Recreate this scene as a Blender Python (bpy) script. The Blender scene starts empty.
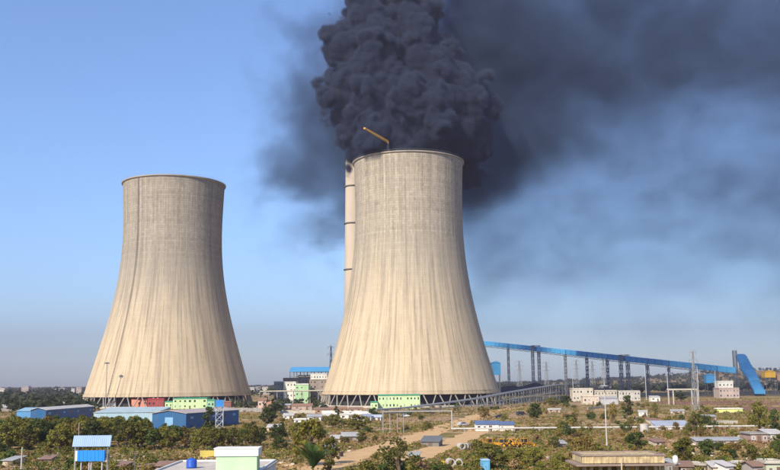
import bpy, math, random
import numpy as np
from mathutils import Vector, Matrix, noise

# ------------------------------------------------------------------ camera
scene = bpy.context.scene
COL = scene.collection
FPX, CX, CY = 940.0, 390.0, 235.0          # focal length and centre in photograph pixels
PITCH = math.atan((382.0 - 235.0) / FPX)
ROLL = math.radians(0.5)
CAM_Z = 16.0
cam_data = bpy.data.cameras.new("camera")
cam_data.sensor_width = 36.0
cam_data.lens = FPX / 780.0 * 36.0
cam_data.clip_start = 0.5
cam_data.clip_end = 60000.0
cam = bpy.data.objects.new("camera", cam_data)
COL.objects.link(cam)
scene.camera = cam
CAM_ROT = Matrix.Rotation(math.pi / 2 + PITCH, 3, 'X') @ Matrix.Rotation(-ROLL, 3, 'Z')
cam.matrix_world = Matrix.Translation((0, 0, CAM_Z)) @ CAM_ROT.to_4x4()
scene.render.resolution_x, scene.render.resolution_y = 1024, 617

# ------------------------------------------------------------------ sky and sun
SUN_AZ = math.radians(33.0)       # to the left of the line from the towers back to the viewer
SUN_EL = math.radians(35.0)
to_sun = Vector((-math.sin(SUN_AZ) * math.cos(SUN_EL), -math.cos(SUN_AZ) * math.cos(SUN_EL), math.sin(SUN_EL)))
world = bpy.data.worlds.new("World")
scene.world = world
world.use_nodes = True
wn = world.node_tree
wn.nodes.clear()
sky = wn.nodes.new('ShaderNodeTexSky')
sky.sky_type = 'NISHITA'
sky.sun_disc = False
sky.sun_elevation = SUN_EL
sky.sun_rotation = math.atan2(to_sun.x, to_sun.y)
sky.altitude = 200.0
sky.air_density = 1.0
sky.dust_density = 0.7
sky.ozone_density = 8.0
bg = wn.nodes.new('ShaderNodeBackground')
bg.inputs['Strength'].default_value = 0.12
wo = wn.nodes.new('ShaderNodeOutputWorld')
hs = wn.nodes.new('ShaderNodeHueSaturation')
hs.inputs['Saturation'].default_value = 0.95
wn.links.new(sky.outputs[0], hs.inputs['Color'])
wn.links.new(hs.outputs[0], bg.inputs['Color'])
wn.links.new(bg.outputs[0], wo.inputs['Surface'])

sun_data = bpy.data.lights.new("sun", 'SUN')
sun_data.energy = 3.6
sun_data.angle = math.radians(0.5)
sun_data.color = (1.0, 0.89, 0.71)
sun = bpy.data.objects.new("sun", sun_data)
sun.rotation_euler = to_sun.to_track_quat('Z', 'Y').to_euler()
sun.location = (-300, -300, 500)
COL.objects.link(sun)

vs = scene.view_settings
vs.view_transform = 'Standard'
vs.look = 'None'
vs.exposure = 0.9
vs.gamma = 1.0
vs.use_curve_mapping = False
scene.render.engine = 'CYCLES'
scene.cycles.use_denoising = True
scene.cycles.max_bounces = 5
scene.cycles.diffuse_bounces = 2
scene.cycles.volume_bounces = 0
scene.cycles.transparent_max_bounces = 16
scene.cycles.volume_max_steps = 512
scene.cycles.volume_step_rate = 1.5
scene.render.use_persistent_data = False

rnd = random.Random(7)

# ------------------------------------------------------------------ pixel <-> place
def ray(px, py):
    return (CAM_ROT @ Vector(((px - CX) / FPX, -(py - CY) / FPX, -1.0))).normalized()

def G(px, py, z=0.0):
    """the place on the level z that the photograph shows at this pixel"""
    r = ray(px, py)
    t = (z - CAM_Z) / r.z
    return Vector((r.x * t, r.y * t, z))

def P(px, py, Y):
    """the place at ground distance Y seen at this pixel"""
    r = ray(px, py)
    t = Y / r.y
    return Vector((r.x * t, Y, CAM_Z + r.z * t))

def project(p):
    v = CAM_ROT.transposed() @ (Vector(p) - Vector((0, 0, CAM_Z)))
    return CX + FPX * v.x / -v.z, CY - FPX * v.y / -v.z

# ------------------------------------------------------------------ mesh and object helpers
class MB:
    def __init__(self):
        self.v, self.f = [], []
    def add(self, vs_, fs_):
        o = len(self.v)
        self.v += [tuple(p) for p in vs_]
        self.f += [tuple(i + o for i in f) for f in fs_]
        return self
    def box(self, c, s, rz=0.0):
        cx, cy, cz = c; sx, sy, sz = s[0] / 2, s[1] / 2, s[2] / 2
        ca, sa = math.cos(rz), math.sin(rz)
        vs_ = []
        for dz in (-sz, sz):
            for dx, dy in ((-sx, -sy), (sx, -sy), (sx, sy), (-sx, sy)):
                vs_.append((cx + dx * ca - dy * sa, cy + dx * sa + dy * ca, cz + dz))
        return self.add(vs_, [(3, 2, 1, 0), (4, 5, 6, 7), (0, 1, 5, 4), (1, 2, 6, 5), (2, 3, 7, 6), (3, 0, 4, 7)])
    def bar(self, a, b, r, n=4, r2=None, caps=True):
        a, b = Vector(a), Vector(b)
        d = (b - a)
        if d.length < 1e-6: return self
        d.normalize()
        u = d.cross(Vector((0, 0, 1)))
        if u.length < 1e-3: u = Vector((1, 0, 0))
        u.normalize(); w = d.cross(u)
        r2 = r if r2 is None else r2
        vs_ = []
        for p, rr in ((a, r), (b, r2)):
            for k in range(n):
                t = 2 * math.pi * (k + .5) / n
                vs_.append(p + u * rr * math.cos(t) + w * rr * math.sin(t))
        fs_ = [(k, (k + 1) % n, n + (k + 1) % n, n + k) for k in range(n)]
        if caps: fs_ += [tuple(range(n - 1, -1, -1)), tuple(range(n, 2 * n))]
        return self.add(vs_, fs_)
    def path(self, pts, r, n=8):
        for a, b in zip(pts[:-1], pts[1:]): self.bar(a, b, r, n)
        return self
    def lathe(self, prof, n=48, c=(0, 0), close=False):
        """prof: list of (radius, z), going up on the outside"""
        vs_, fs_ = [], []
        m = len(prof)
        for r, z in prof:
            for k in range(n):
                t = 2 * math.pi * k / n
                vs_.append((c[0] + r * math.cos(t), c[1] + r * math.sin(t), z))
        for i in range(m if close else m - 1):
            j = (i + 1) % m
            for k in range(n):
                l = (k + 1) % n
                fs_.append((i * n + k, i * n + l, j * n + l, j * n + k))
        return self.add(vs_, fs_)
    def prism(self, poly, axis_from, axis_to):
        """poly: list of offsets (Vector) extruded from one point to another"""
        n = len(poly)
        vs_ = [Vector(axis_from) + Vector(p) for p in poly] + [Vector(axis_to) + Vector(p) for p in poly]
        fs_ = [(k, (k + 1) % n, n + (k + 1) % n, n + k) for k in range(n)] + [tuple(range(n - 1, -1, -1)), tuple(range(n, 2 * n))]
        return self.add(vs_, fs_)
    def mesh(self, name, mat, smooth=False):
        me = bpy.data.meshes.new(name)
        me.from_pydata(self.v, [], self.f)
        if mat: me.materials.append(mat)
        if smooth: me.polygons.foreach_set('use_smooth', [True] * len(me.polygons))
        me.update()
        return me
    def build(self, name, mat, parent=None, smooth=False, loc=None, rz=None):
        return obj(name, self.mesh(name, mat, smooth), parent, loc, rz)

def obj(name, data, parent=None, loc=None, rz=None, scale=None):
    o = bpy.data.objects.new(name, data)
    COL.objects.link(o)
    if parent is not None: o.parent = parent
    if loc is not None: o.location = loc
    if rz is not None: o.rotation_euler = (0, 0, rz)
    if scale is not None: o.scale = scale if hasattr(scale, '__len__') else (scale,) * 3
    return o

def tag(o, label=None, cat=None, group=None, kind=None):
    if label: o['label'] = label
    if cat: o['category'] = cat
    if group: o['group'] = group
    if kind: o['kind'] = kind
    return o

def thing(name, label, cat, loc=(0, 0, 0), rz=0.0, group=None):
    o = obj(name, None, None, loc, rz)
    o.empty_display_size = 0.5
    return tag(o, label, cat, group)

# ------------------------------------------------------------------ materials
def mat_new(name):
    m = bpy.data.materials.new(name)
    m.use_nodes = True
    nt = m.node_tree
    b = nt.nodes['Principled BSDF']
    b.inputs['Roughness'].default_value = 0.85
    b.inputs['Specular IOR Level'].default_value = 0.25
    return m, nt, b

def nd(nt, typ, ins=None, **props):
    n = nt.nodes.new(typ)
    for k, v in props.items(): setattr(n, k, v)
    for k, v in (ins or {}).items():
        if isinstance(v, bpy.types.NodeSocket): nt.links.new(v, n.inputs[k])
        else: n.inputs[k].default_value = v
    return n

def ramp(nt, fac, stops, interp='LINEAR'):
    n = nt.nodes.new('ShaderNodeValToRGB')
    nt.links.new(fac, n.inputs[0])
    cr = n.color_ramp
    cr.interpolation = interp
    while len(cr.elements) < len(stops): cr.elements.new(0.5)
    for e, (p, c) in zip(cr.elements, stops):
        e.position = p
        e.color = (c[0], c[1], c[2], 1) if hasattr(c, '__len__') else (c, c, c, 1)
    return n.outputs[0]

def mixc(nt, fac, a, b, mode='MIX'):
    n = nt.nodes.new('ShaderNodeMix')
    n.data_type = 'RGBA'; n.blend_type = mode
    for s, v in ((n.inputs[0], fac), (n.inputs[6], a), (n.inputs[7], b)):
        if isinstance(v, bpy.types.NodeSocket): nt.links.new(v, s)
        elif hasattr(v, '__len__'): s.default_value = (v[0], v[1], v[2], 1)
        else: s.default_value = v
    return n.outputs[2]

def math_n(nt, op, a, b=None, c=None, clamp=False):
    n = nt.nodes.new('ShaderNodeMath'); n.operation = op; n.use_clamp = clamp
    for i, v in enumerate((a, b, c)):
        if v is None: continue
        if isinstance(v, bpy.types.NodeSocket): nt.links.new(v, n.inputs[i])
        else: n.inputs[i].default_value = v
    return n.outputs[0]

_simple = {}
def paint(col, rough=0.8, dirt=0.25, scale=0.6, key=None):
    """a painted or plastered surface with weather stains and fading"""
    k = (tuple(col), rough, dirt, scale)
    if k in _simple: return _simple[k]
    m, nt, b = mat_new(key or "painted_surface")
    tc = nd(nt, 'ShaderNodeNewGeometry')
    mp = nd(nt, 'ShaderNodeMapping', {'Vector': tc.outputs['Position'], 'Scale': (scale, scale, scale * .35)})
    n1 = nd(nt, 'ShaderNodeTexNoise', {'Vector': mp.outputs[0], 'Scale': 1.0, 'Detail': 6.0, 'Roughness': .65})
    n2 = nd(nt, 'ShaderNodeTexNoise', {'Vector': tc.outputs['Position'], 'Scale': scale * 5, 'Detail': 3.0})
    f = ramp(nt, n1.outputs[0], [(.38, 0.0), (.72, 1.0)])
    dk = tuple(c * .45 + .02 for c in col)
    c1 = mixc(nt, math_n(nt, 'MULTIPLY', f, dirt * 2), col, dk)
    lt = tuple(min(.85, c * 1.12 + .02) for c in col)
    c2 = mixc(nt, math_n(nt, 'MULTIPLY', n2.outputs[0], .5), c1, lt)
    c3 = mixc(nt, .55, c1, c2)
    nt.links.new(c3, b.inputs['Base Color'])
    b.inputs['Roughness'].default_value = rough
    _simple[k] = m
    return m

def corrugated(col, pitch=0.45, rough=0.5):
    """ribbed metal sheet: ribs run up the sheet as fine relief"""
    m, nt, b = mat_new("ribbed_metal_sheet")
    tc = nd(nt, 'ShaderNodeTexCoord')
    sx = nd(nt, 'ShaderNodeSeparateXYZ', {0: tc.outputs['Object']})
    a = math_n(nt, 'ADD', sx.outputs[0], sx.outputs[1])
    w = math_n(nt, 'SINE', math_n(nt, 'MULTIPLY', a, 2 * math.pi / pitch))
    n1 = nd(nt, 'ShaderNodeTexNoise', {'Vector': tc.outputs['Object'], 'Scale': .35, 'Detail': 6.0})
    f = ramp(nt, n1.outputs[0], [(.35, 0.0), (.75, 1.0)])
    st = nd(nt, 'ShaderNodeTexNoise', {'Vector': nd(nt, 'ShaderNodeMapping', {'Vector': tc.outputs['Object'], 'Scale': (1.6, 1.6, .12)}).outputs[0], 'Scale': 1.0, 'Detail': 5.0, 'Roughness': .7})
    c0 = mixc(nt, math_n(nt, 'MULTIPLY', f, .6), col, tuple(c * .5 + .05 for c in col))
    c1 = mixc(nt, ramp(nt, st.outputs[0], [(.45, 0.0), (.75, .55)]), c0, tuple(c * .6 + .07 for c in col))
    nt.links.new(c1, b.inputs['Base Color'])
    bp = nd(nt, 'ShaderNodeBump', {'Height': w, 'Strength': .5, 'Distance': .05})
    nt.links.new(bp.outputs[0], b.inputs['Normal'])
    b.inputs['Roughness'].default_value = rough
    return m

def steel(col, rough=0.6):
    return paint(col, rough, .3, 1.2, "painted_steel")

# ------------------------------------------------------------------ cooling towers
def concrete_mat(name, base, dark_top, seed, H):
    m, nt, b = mat_new(name)
    tc = nd(nt, 'ShaderNodeTexCoord')
    s = nd(nt, 'ShaderNodeSeparateXYZ', {0: tc.outputs['Object']})
    x, y, z = s.outputs
    ang = math_n(nt, 'ARCTAN2', y, x)
    hz = math_n(nt, 'DIVIDE', z, H)
    # formwork lifts (rows) and panels (columns)
    row = math_n(nt, 'MULTIPLY', z, 1 / 1.65)
    rowf = math_n(nt, 'FRACT', row)
    colu = math_n(nt, 'MULTIPLY', ang, 172 / (2 * math.pi))
    colf = math_n(nt, 'FRACT', colu)
    cell = nd(nt, 'ShaderNodeCombineXYZ', {0: math_n(nt, 'FLOOR', row), 1: math_n(nt, 'FLOOR', colu), 2: float(seed)})
    wn_ = nd(nt, 'ShaderNodeTexWhiteNoise', {'Vector': cell.outputs[0]}, noise_dimensions='3D')
    rowc = nd(nt, 'ShaderNodeTexWhiteNoise', {'W': math_n(nt, 'FLOOR', row)}, noise_dimensions='1D')
    colc = nd(nt, 'ShaderNodeTexWhiteNoise', {'W': math_n(nt, 'FLOOR', colu)}, noise_dimensions='1D')
    # long runs of stain down the shell
    cyl = nd(nt, 'ShaderNodeCombineXYZ', {0: math_n(nt, 'MULTIPLY', ang, 26.0), 1: math_n(nt, 'MULTIPLY', z, .017), 2: float(seed) * 3.1})
    st = nd(nt, 'ShaderNodeTexNoise', {'Vector': cyl.outputs[0], 'Scale': 1.0, 'Detail': 5.0, 'Roughness': .6})
    cyl2 = nd(nt, 'ShaderNodeCombineXYZ', {0: math_n(nt, 'MULTIPLY', ang, 62.0), 1: math_n(nt, 'MULTIPLY', z, .045), 2: float(seed) * 7.7})
    st2 = nd(nt, 'ShaderNodeTexNoise', {'Vector': cyl2.outputs[0], 'Scale': 1.0, 'Detail': 4.0, 'Roughness': .65})
    big = nd(nt, 'ShaderNodeTexNoise', {'Vector': tc.outputs['Object'], 'Scale': .035, 'Detail': 5.0, 'Roughness': .6})
    fine = nd(nt, 'ShaderNodeTexNoise', {'Vector': tc.outputs['Object'], 'Scale': .5, 'Detail': 5.0, 'Roughness': .7})
    # greyer weathered upper part, patchy edge
    hz2 = math_n(nt, 'ADD', hz, math_n(nt, 'MULTIPLY', math_n(nt, 'SUBTRACT', st.outputs[0], .5), .55))
    hz2 = math_n(nt, 'ADD', hz2, math_n(nt, 'MULTIPLY', math_n(nt, 'SUBTRACT', big.outputs[0], .5), .25))
    up = ramp(nt, hz2, [(.22, 0.0), (.46, .60), (.64, 1.0)])
    c = mixc(nt, up, base, dark_top)
    # stain runs
    f1 = ramp(nt, st.outputs[0], [(.46, 0.0), (.68, 1.0)])
    c = mixc(nt, math_n(nt, 'MULTIPLY', f1, .50), c, (.185, .15, .115))
    f2 = ramp(nt, st2.outputs[0], [(.48, 0.0), (.70, 1.0)])
    c = mixc(nt, math_n(nt, 'MULTIPLY', f2, .42), c, (.20, .165, .125))
    f3 = ramp(nt, st2.outputs[0], [(.30, 1.0), (.46, 0.0)])
    c = mixc(nt, math_n(nt, 'MULTIPLY', f3, .30), c, (.52, .45, .34))
    # panel to panel differences, stronger high up where the lifts are plain to see
    pv = math_n(nt, 'SUBTRACT', wn_.outputs['Value'], .5)
    pr = math_n(nt, 'SUBTRACT', rowc.outputs['Value'], .5)
    pc = math_n(nt, 'SUBTRACT', colc.outputs['Value'], .5)
    amp = ramp(nt, hz, [(.25, .10), (.62, .20), (.68, .50), (.97, .55)])
    tot = math_n(nt, 'ADD', math_n(nt, 'MULTIPLY', pv, .34), math_n(nt, 'MULTIPLY', pr, .22))
    tot = math_n(nt, 'ADD', tot, math_n(nt, 'MULTIPLY', pc, .35))
    val = math_n(nt, 'ADD', 1.0, math_n(nt, 'MULTIPLY', tot, amp))
    val = math_n(nt, 'ADD', val, math_n(nt, 'MULTIPLY', math_n(nt, 'SUBTRACT', fine.outputs[0], .5), .22))
    # dark patched rows of form panels
    pz = nd(nt, 'ShaderNodeTexNoise', {'Vector': nd(nt, 'ShaderNodeCombineXYZ', {0: math_n(nt, 'MULTIPLY', math_n(nt, 'FLOOR', colu), .35), 1: math_n(nt, 'MULTIPLY', math_n(nt, 'FLOOR', row), .30), 2: float(seed)}).outputs[0], 'Scale': 1.0, 'Detail': 3.0})
    pt = math_n(nt, 'MULTIPLY', ramp(nt, pz.outputs[0], [(.57, 0.0), (.64, 1.0)]), ramp(nt, hz, [(.62, 0.0), (.68, 1.0)]))
    pt = math_n(nt, 'MULTIPLY', pt, math_n(nt, 'GREATER_THAN', wn_.outputs['Value'], .35))
    val = math_n(nt, 'SUBTRACT', val, math_n(nt, 'MULTIPLY', pt, .16))
    # lift joints
    jr = math_n(nt, 'LESS_THAN', rowf, .14)
    jc = math_n(nt, 'LESS_THAN', colf, .10)
    jt = math_n(nt, 'MAXIMUM', jr, jc)
    val = math_n(nt, 'SUBTRACT', val, math_n(nt, 'MULTIPLY', jt, ramp(nt, hz, [(.3, .06), (.66, .09), (.72, .20)])))
    hsv = nd(nt, 'ShaderNodeHueSaturation', {'Color': c, 'Value': val})
    nt.links.new(hsv.outputs[0], b.inputs['Base Color'])
    h = math_n(nt, 'SUBTRACT', math_n(nt, 'MULTIPLY', fine.outputs[0], .6), jt)
    bp = nd(nt, 'ShaderNodeBump', {'Height': h, 'Strength': .35, 'Distance': .12})
    nt.links.new(bp.outputs[0], b.inputs['Normal'])
    b.inputs['Roughness'].default_value = .95
    b.inputs['Specular IOR Level'].default_value = .1
    return m

M_leg = paint((.33, .30, .26), .9, .3, .3)
M_dark_fill = paint((.035, .035, .04), .95, .2, .1)
M_pale_conc = paint((.48, .44, .37), .9, .3, .25)
M_grey_conc = paint((.30, .28, .26), .9, .35, .3)
M_rim = paint((.36, .32, .27), .9, .35, .15)
M_galv = steel((.30, .31, .32))
M_lightsteel = steel((.50, .52, .54))
M_darksteel = steel((.10, .11, .13))

def cooling_tower(label, cx, cy, widths, rim_z, shell_z, base, top, seed, ladder_ang=None):
    t = thing('cooling_tower', label, 'cooling tower', (cx, cy, 0))
    # widths: (z, radius) measured from the photograph; smooth through them
    zs = np.array([w[0] for w in widths]); rs = np.array([w[1] for w in widths])
    o = np.argsort(zs); zs, rs = zs[o], rs[o]
    co = np.polyfit(zs, rs ** 2, 4)
    def R(z): return math.sqrt(np.polyval(co, z))
    mt = concrete_mat("cooling_tower_concrete", base, top, seed, rim_z)
    N, n = 176, 72
    prof = [(R(shell_z + (rim_z - shell_z) * i / n), shell_z + (rim_z - shell_z) * i / n) for i in range(n + 1)]
    inner = [(r - (1.0 if i < 3 else .45), z) for i, (r, z) in enumerate(prof)]
    MB().lathe(prof + inner[::-1], N, close=True).build('shell', mt, t, True)
    rt, rb = R(rim_z), R(shell_z)
    # cornice: a walkway slab round the top with its parapet
    c = MB().lathe([(rt - .5, rim_z - 1.4), (rt + .95, rim_z - .45), (rt + 1.0, rim_z + .3), (rt + .85, rim_z + .35), (rt + .8, rim_z + .1), (rt - .5, rim_z + .1)], N, close=True)
    c.build('rim', M_rim, t)
    # railing on the rim
    g = MB()
    for k in range(88):
        a = 2 * math.pi * k / 88
        g.bar(((rt + .9) * math.cos(a), (rt + .9) * math.sin(a), rim_z + .4), ((rt + .9) * math.cos(a), (rt + .9) * math.sin(a), rim_z + 1.4), .035, 3)
    g.lathe([(rt + .87, rim_z + 1.36), (rt + .93, rim_z + 1.36), (rt + .93, rim_z + 1.42), (rt + .87, rim_z + 1.42)], N, close=True)
    g.build('railing', M_galv, t)
    MB().lathe([(rb - 1.4, shell_z - .7), (rb + .45, shell_z - .7), (rb + .25, shell_z + .9), (rb - 1.4, shell_z + .9)], N, close=True).build('ring_beam', mt, t)
    # raking columns, in pairs
    npair = 36
    for k in range(npair):
        a = 2 * math.pi * (k + .5) / npair
        w = 2 * math.pi / npair
        for s in (-1, 1):
            a0, a1 = a + s * w * .42, a + s * w * .10
            r0, r1 = rb + 1.9, rb - .5
            MB().bar((r0 * math.cos(a0), r0 * math.sin(a0), 0.3), (r1 * math.cos(a1), r1 * math.sin(a1), shell_z - .6), .42, 6).build('leg', M_leg, t)
        ap = a + w * .5
        MB().box(((rb + 2.0) * math.cos(ap), (rb + 2.0) * math.sin(ap), .5), (2.2, 3.4, 1.2), ap).build('footing', M_pale_conc, t)
    MB().lathe([(rb + 3.4, -.3), (rb + 3.7, -.3), (rb + 3.7, 1.3), (rb + 3.4, 1.3)], N, close=True).build('basin_wall', M_pale_conc, t)
    MB().lathe([(.01, .1), (rb - 5.5, .1), (rb - 5.5, shell_z + 1.5), (.01, shell_z + 2.0)], 96).build('fill_pack', M_dark_fill, t)
    if ladder_ang is not None:
        l = MB()
        for s in (-.45, .45):
            pts = []
            for i in range(0, n + 1, 2):
                r, z = prof[i]
                a = ladder_ang + s / r
                pts.append(((r + .55) * math.cos(a), (r + .55) * math.sin(a), z))
            l.path(pts, .09, 4)
        for i in range(0, n * 2):
            z = shell_z + (rim_z - shell_z) * i / (n * 2)
            r = R(z)
            for s0, s1 in ((-.45, .45),):
                l.bar(((r + .55) * math.cos(ladder_ang + s0 / r), (r + .55) * math.sin(ladder_ang + s0 / r), z), ((r + .55) * math.cos(ladder_ang + s1 / r), (r + .55) * math.sin(ladder_ang + s1 / r), z), .07, 3)
            l.bar(((r - .05) * math.cos(ladder_ang), (r - .05) * math.sin(ladder_ang), z), ((r + 1.2) * math.cos(ladder_ang), (r + 1.2) * math.sin(ladder_ang), z + .2), .08, 3)
        l.build('ladder', M_darksteel, t)
    return t, R

def tower_from_photo(base_px, base_py, Yc, meas):
    """meas: (left px, right px, py) rows of the outline"""
    c = P(base_px, base_py, Yc)
    out = []
    for xl, xr, y in meas:
        # elevation of the outline at this row: the depth of the tangent points is about the centre's
        mid = P((xl + xr) / 2, y, Yc)
        a, b_ = ray(xl, y), ray(xr, y)
        ha, hb = math.atan2(a.x, a.y), math.atan2(b_.x, b_.y)
        d = math.hypot(c.x, c.y)
        r = d * math.sin((hb - ha) / 2)
        out.append((mid.z, r))
    return c, out

LEFT_MEAS = [(123.6, 225.4, 188), (124, 224.3, 205), (124.2, 223.4, 225), (124, 222.7, 245), (122, 223.3, 258), (119.6, 224.3, 272), (116.5, 226.2, 289),
             (112, 231, 313), (108.0, 233.5, 326), (100, 238.6, 348), (91, 245, 372), (84.8, 250, 391), (83.2, 251, 395.5)]
RIGHT_MEAS = [(354, 462, 175), (354.5, 461.8, 195), (354.7, 461.7, 212), (354.6, 462, 226), (354.0, 463, 240), (352.4, 464.4, 258), (347, 469.3, 290),
              (344.2, 477, 316), (341.2, 480.8, 329), (335.3, 488.4, 354), (331, 492.2, 367), (327, 496, 379), (322.5, 500, 392.5)]
cL, wL = tower_from_photo(168.5, 400, 693, LEFT_MEAS)
cR, wR = tower_from_photo(411, 400, 660, RIGHT_MEAS)
rimL = P(175, 185.5, 693).z
rimR = P(408, 164, 660).z
towerL, RL = cooling_tower('sandy concrete cooling tower with a clear open top and a ladder line, on the left', cL.x, cL.y, wL, rimL, 8.2,
                       (.55, .44, .30), (.345, .305, .25), 3, math.radians(-119))
towerR, RR = cooling_tower('sandy concrete cooling tower with black smoke pouring from its top', cR.x, cR.y, wR, rimR, 8.8,
                       (.56, .45, .305), (.40, .35, .275), 8, None)
print('towers', cL, cR, rimL, rimR, [RL(z) for z in (8, 60, 110, 140, rimL)], [RR(z) for z in (9, 60, 110, 140, rimR)])

# ------------------------------------------------------------------ ground, roads, hills
def ground_mat():
    m, nt, b = mat_new('dry_scrubland')
    g_ = nd(nt, 'ShaderNodeNewGeometry')
    pos = g_.outputs['Position']
    n1 = nd(nt, 'ShaderNodeTexNoise', {'Vector': pos, 'Scale': .028, 'Detail': 6.0, 'Roughness': .62})
    n2 = nd(nt, 'ShaderNodeTexNoise', {'Vector': nd(nt, 'ShaderNodeMapping', {'Vector': pos, 'Location': (40, 9, 0)}).outputs[0], 'Scale': .06, 'Detail': 6.0, 'Roughness': .65})
    n3 = nd(nt, 'ShaderNodeTexNoise', {'Vector': nd(nt, 'ShaderNodeMapping', {'Vector': pos, 'Location': (-20, 77, 0)}).outputs[0], 'Scale': .045, 'Detail': 5.0})
    n4 = nd(nt, 'ShaderNodeTexNoise', {'Vector': pos, 'Scale': 1.4, 'Detail': 4.0, 'Roughness': .7})
    c = mixc(nt, ramp(nt, n1.outputs[0], [(.38, 0.0), (.60, 1.0)]), (.40, .235, .11), (.31, .215, .085))
    c = mixc(nt, ramp(nt, n2.outputs[0], [(.47, 0.0), (.55, 1.0)]), c, (.17, .155, .05))
    c = mixc(nt, ramp(nt, n3.outputs[0], [(.52, 0.0), (.60, 1.0)]), c, (.50, .35, .205))
    c = mixc(nt, ramp(nt, n4.outputs[0], [(.35, .40), (.65, 0.0)]), c, (.10, .08, .04))
    nt.links.new(c, b.inputs['Base Color'])
    bp = nd(nt, 'ShaderNodeBump', {'Height': n4.outputs[0], 'Strength': .7, 'Distance': .4})
    nt.links.new(bp.outputs[0], b.inputs['Normal'])
    b.inputs['Roughness'].default_value = 1.0
    b.inputs['Specular IOR Level'].default_value = .05
    return m

def soil_mat(name, a, b2, sc=.25):
    m, nt, b = mat_new(name)
    pos = nd(nt, 'ShaderNodeNewGeometry').outputs['Position']
    n1 = nd(nt, 'ShaderNodeTexNoise', {'Vector': pos, 'Scale': sc, 'Detail': 7.0, 'Roughness': .65})
    n2 = nd(nt, 'ShaderNodeTexNoise', {'Vector': pos, 'Scale': sc * 9, 'Detail': 4.0})
    c = mixc(nt, ramp(nt, n1.outputs[0], [(.35, 0.0), (.65, 1.0)]), a, b2)
    c = mixc(nt, ramp(nt, n2.outputs[0], [(.3, .4), (.6, 0.0)]), c, tuple(q * .5 for q in a))
    nt.links.new(c, b.inputs['Base Color'])
    bp = nd(nt, 'ShaderNodeBump', {'Height': n2.outputs[0], 'Strength': .5, 'Distance': .15})
    nt.links.new(bp.outputs[0], b.inputs['Normal'])
    b.inputs['Roughness'].default_value = 1.0
    return m

M_road = soil_mat('sandy_track', (.64, .42, .21), (.52, .33, .165))
M_yard = soil_mat('bare_earth', (.42, .30, .19), (.30, .19, .12), .12)
M_red = soil_mat('reddish_spoil', (.21, .095, .085), (.27, .13, .10), .08)

gm = ground_mat()
# the ground sheet: gently rough near by, running on to the horizon
def ground_sheet():
    xs = np.concatenate([np.linspace(-5400, -600, 10), np.linspace(-560, 560, 57), np.linspace(600, 5400, 10)])
    ys = np.concatenate([np.linspace(-3000, -50, 6), np.linspace(0, 1000, 51), np.linspace(1100, 7800, 24)])
    v = [(x, y, 0.0) for y in ys for x in xs]
    n = len(xs)
    f = [(j * n + i, j * n + i + 1, (j + 1) * n + i + 1, (j + 1) * n + i) for j in range(len(ys) - 1) for i in range(n - 1)]
    return MB().add(v, f)
tag(ground_sheet().build('ground', gm), kind='structure')

def strip(name, pts, hw, mat, z):
    """a track along ground points: ragged edges, laid just above the ground"""
    P_ = [Vector((p[0], p[1], 0)) for p in pts]
    fine = []
    for i in range(len(P_) - 1):
        p0 = P_[max(i - 1, 0)]; p1 = P_[i]; p2 = P_[i + 1]; p3 = P_[min(i + 2, len(P_) - 1)]
        for k in range(14):
            t = k / 14
            fine.append(.5 * ((2 * p1) + (p2 - p0) * t + (2 * p0 - 5 * p1 + 4 * p2 - p3) * t * t + (3 * p1 - p0 - 3 * p2 + p3) * t ** 3))
    fine.append(P_[-1])
    v, f = [], []
    for i, p in enumerate(fine):
        d = (fine[min(i + 1, len(fine) - 1)] - fine[max(i - 1, 0)]).normalized()
        nrm = Vector((-d.y, d.x, 0))
        a = hw * (1 + .55 * noise.noise(p * .11)); c = hw * (1 + .55 * noise.noise(p * .11 + Vector((50, 3, 1))))
        for q in (p + nrm * a, p + nrm * a * .33, p - nrm * c * .33, p - nrm * c): v.append((q.x, q.y, z))
        if i:
            for k in range(3): f.append((4 * i - 4 + k, 4 * i + k, 4 * i + k + 1, 4 * i - 3 + k))
    return tag(MB().add(v, f).build(name, mat), kind='structure')

def patch(name, c, rx, ry, mat, z, seed=0):
    v = [(c[0], c[1], z)]; n = 40
    for k in range(n):
        a = 2 * math.pi * k / n
        r = 1 + .45 * noise.noise(Vector((math.cos(a) * 1.6 + seed * 5, math.sin(a) * 1.6, seed)))
        v.append((c[0] + rx * r * math.cos(a), c[1] + ry * r * math.sin(a), z))
    return tag(MB().add(v, [(0, k + 1, (k + 1) % n + 1) for k in range(n)]).build(name, mat), kind='structure')

strip('dirt_road', [G(x, y) for x, y in ((285, 490), (318, 470), (352, 456), (392, 445), (430, 433), (462, 422), (492, 412), (522, 406), (560, 402), (600, 401))], 4.6, M_road, .008)
strip('dirt_road', [G(x, y) for x, y in ((372, 486), (400, 464), (430, 451), (455, 442), (478, 431), (492, 422))], 3.6, M_road, .012)
strip('dirt_path', [G(x, y) for x, y in ((60, 462), (110, 461), (160, 460), (215, 458), (262, 462), (300, 470))], 2.4, M_road, .016)
strip('dirt_path', [G(x, y) for x, y in ((640, 424), (690, 421), (735, 419), (800, 420))], 2.5, M_yard, .008)
for i, (x, y, rx, ry) in enumerate(((345, 408, 45, 60), (290, 408, 30, 40), (440, 420, 22, 26), (500, 414, 18, 22), (752, 402, 26, 60), (520, 460, 10, 9), (590, 404, 40, 40))):
    p = G(x, y); patch('bare_earth', (p.x, p.y), rx, ry, M_yard, .004 + i * .0003, i)
for i, (x, y, rx, ry) in enumerate(((725, 403, 50, 70), (778, 409, 30, 45))):
    p = G(x, y); patch('spoil_field', (p.x, p.y), rx, ry, M_red, .020 + i * .004, 20 + i)

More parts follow.
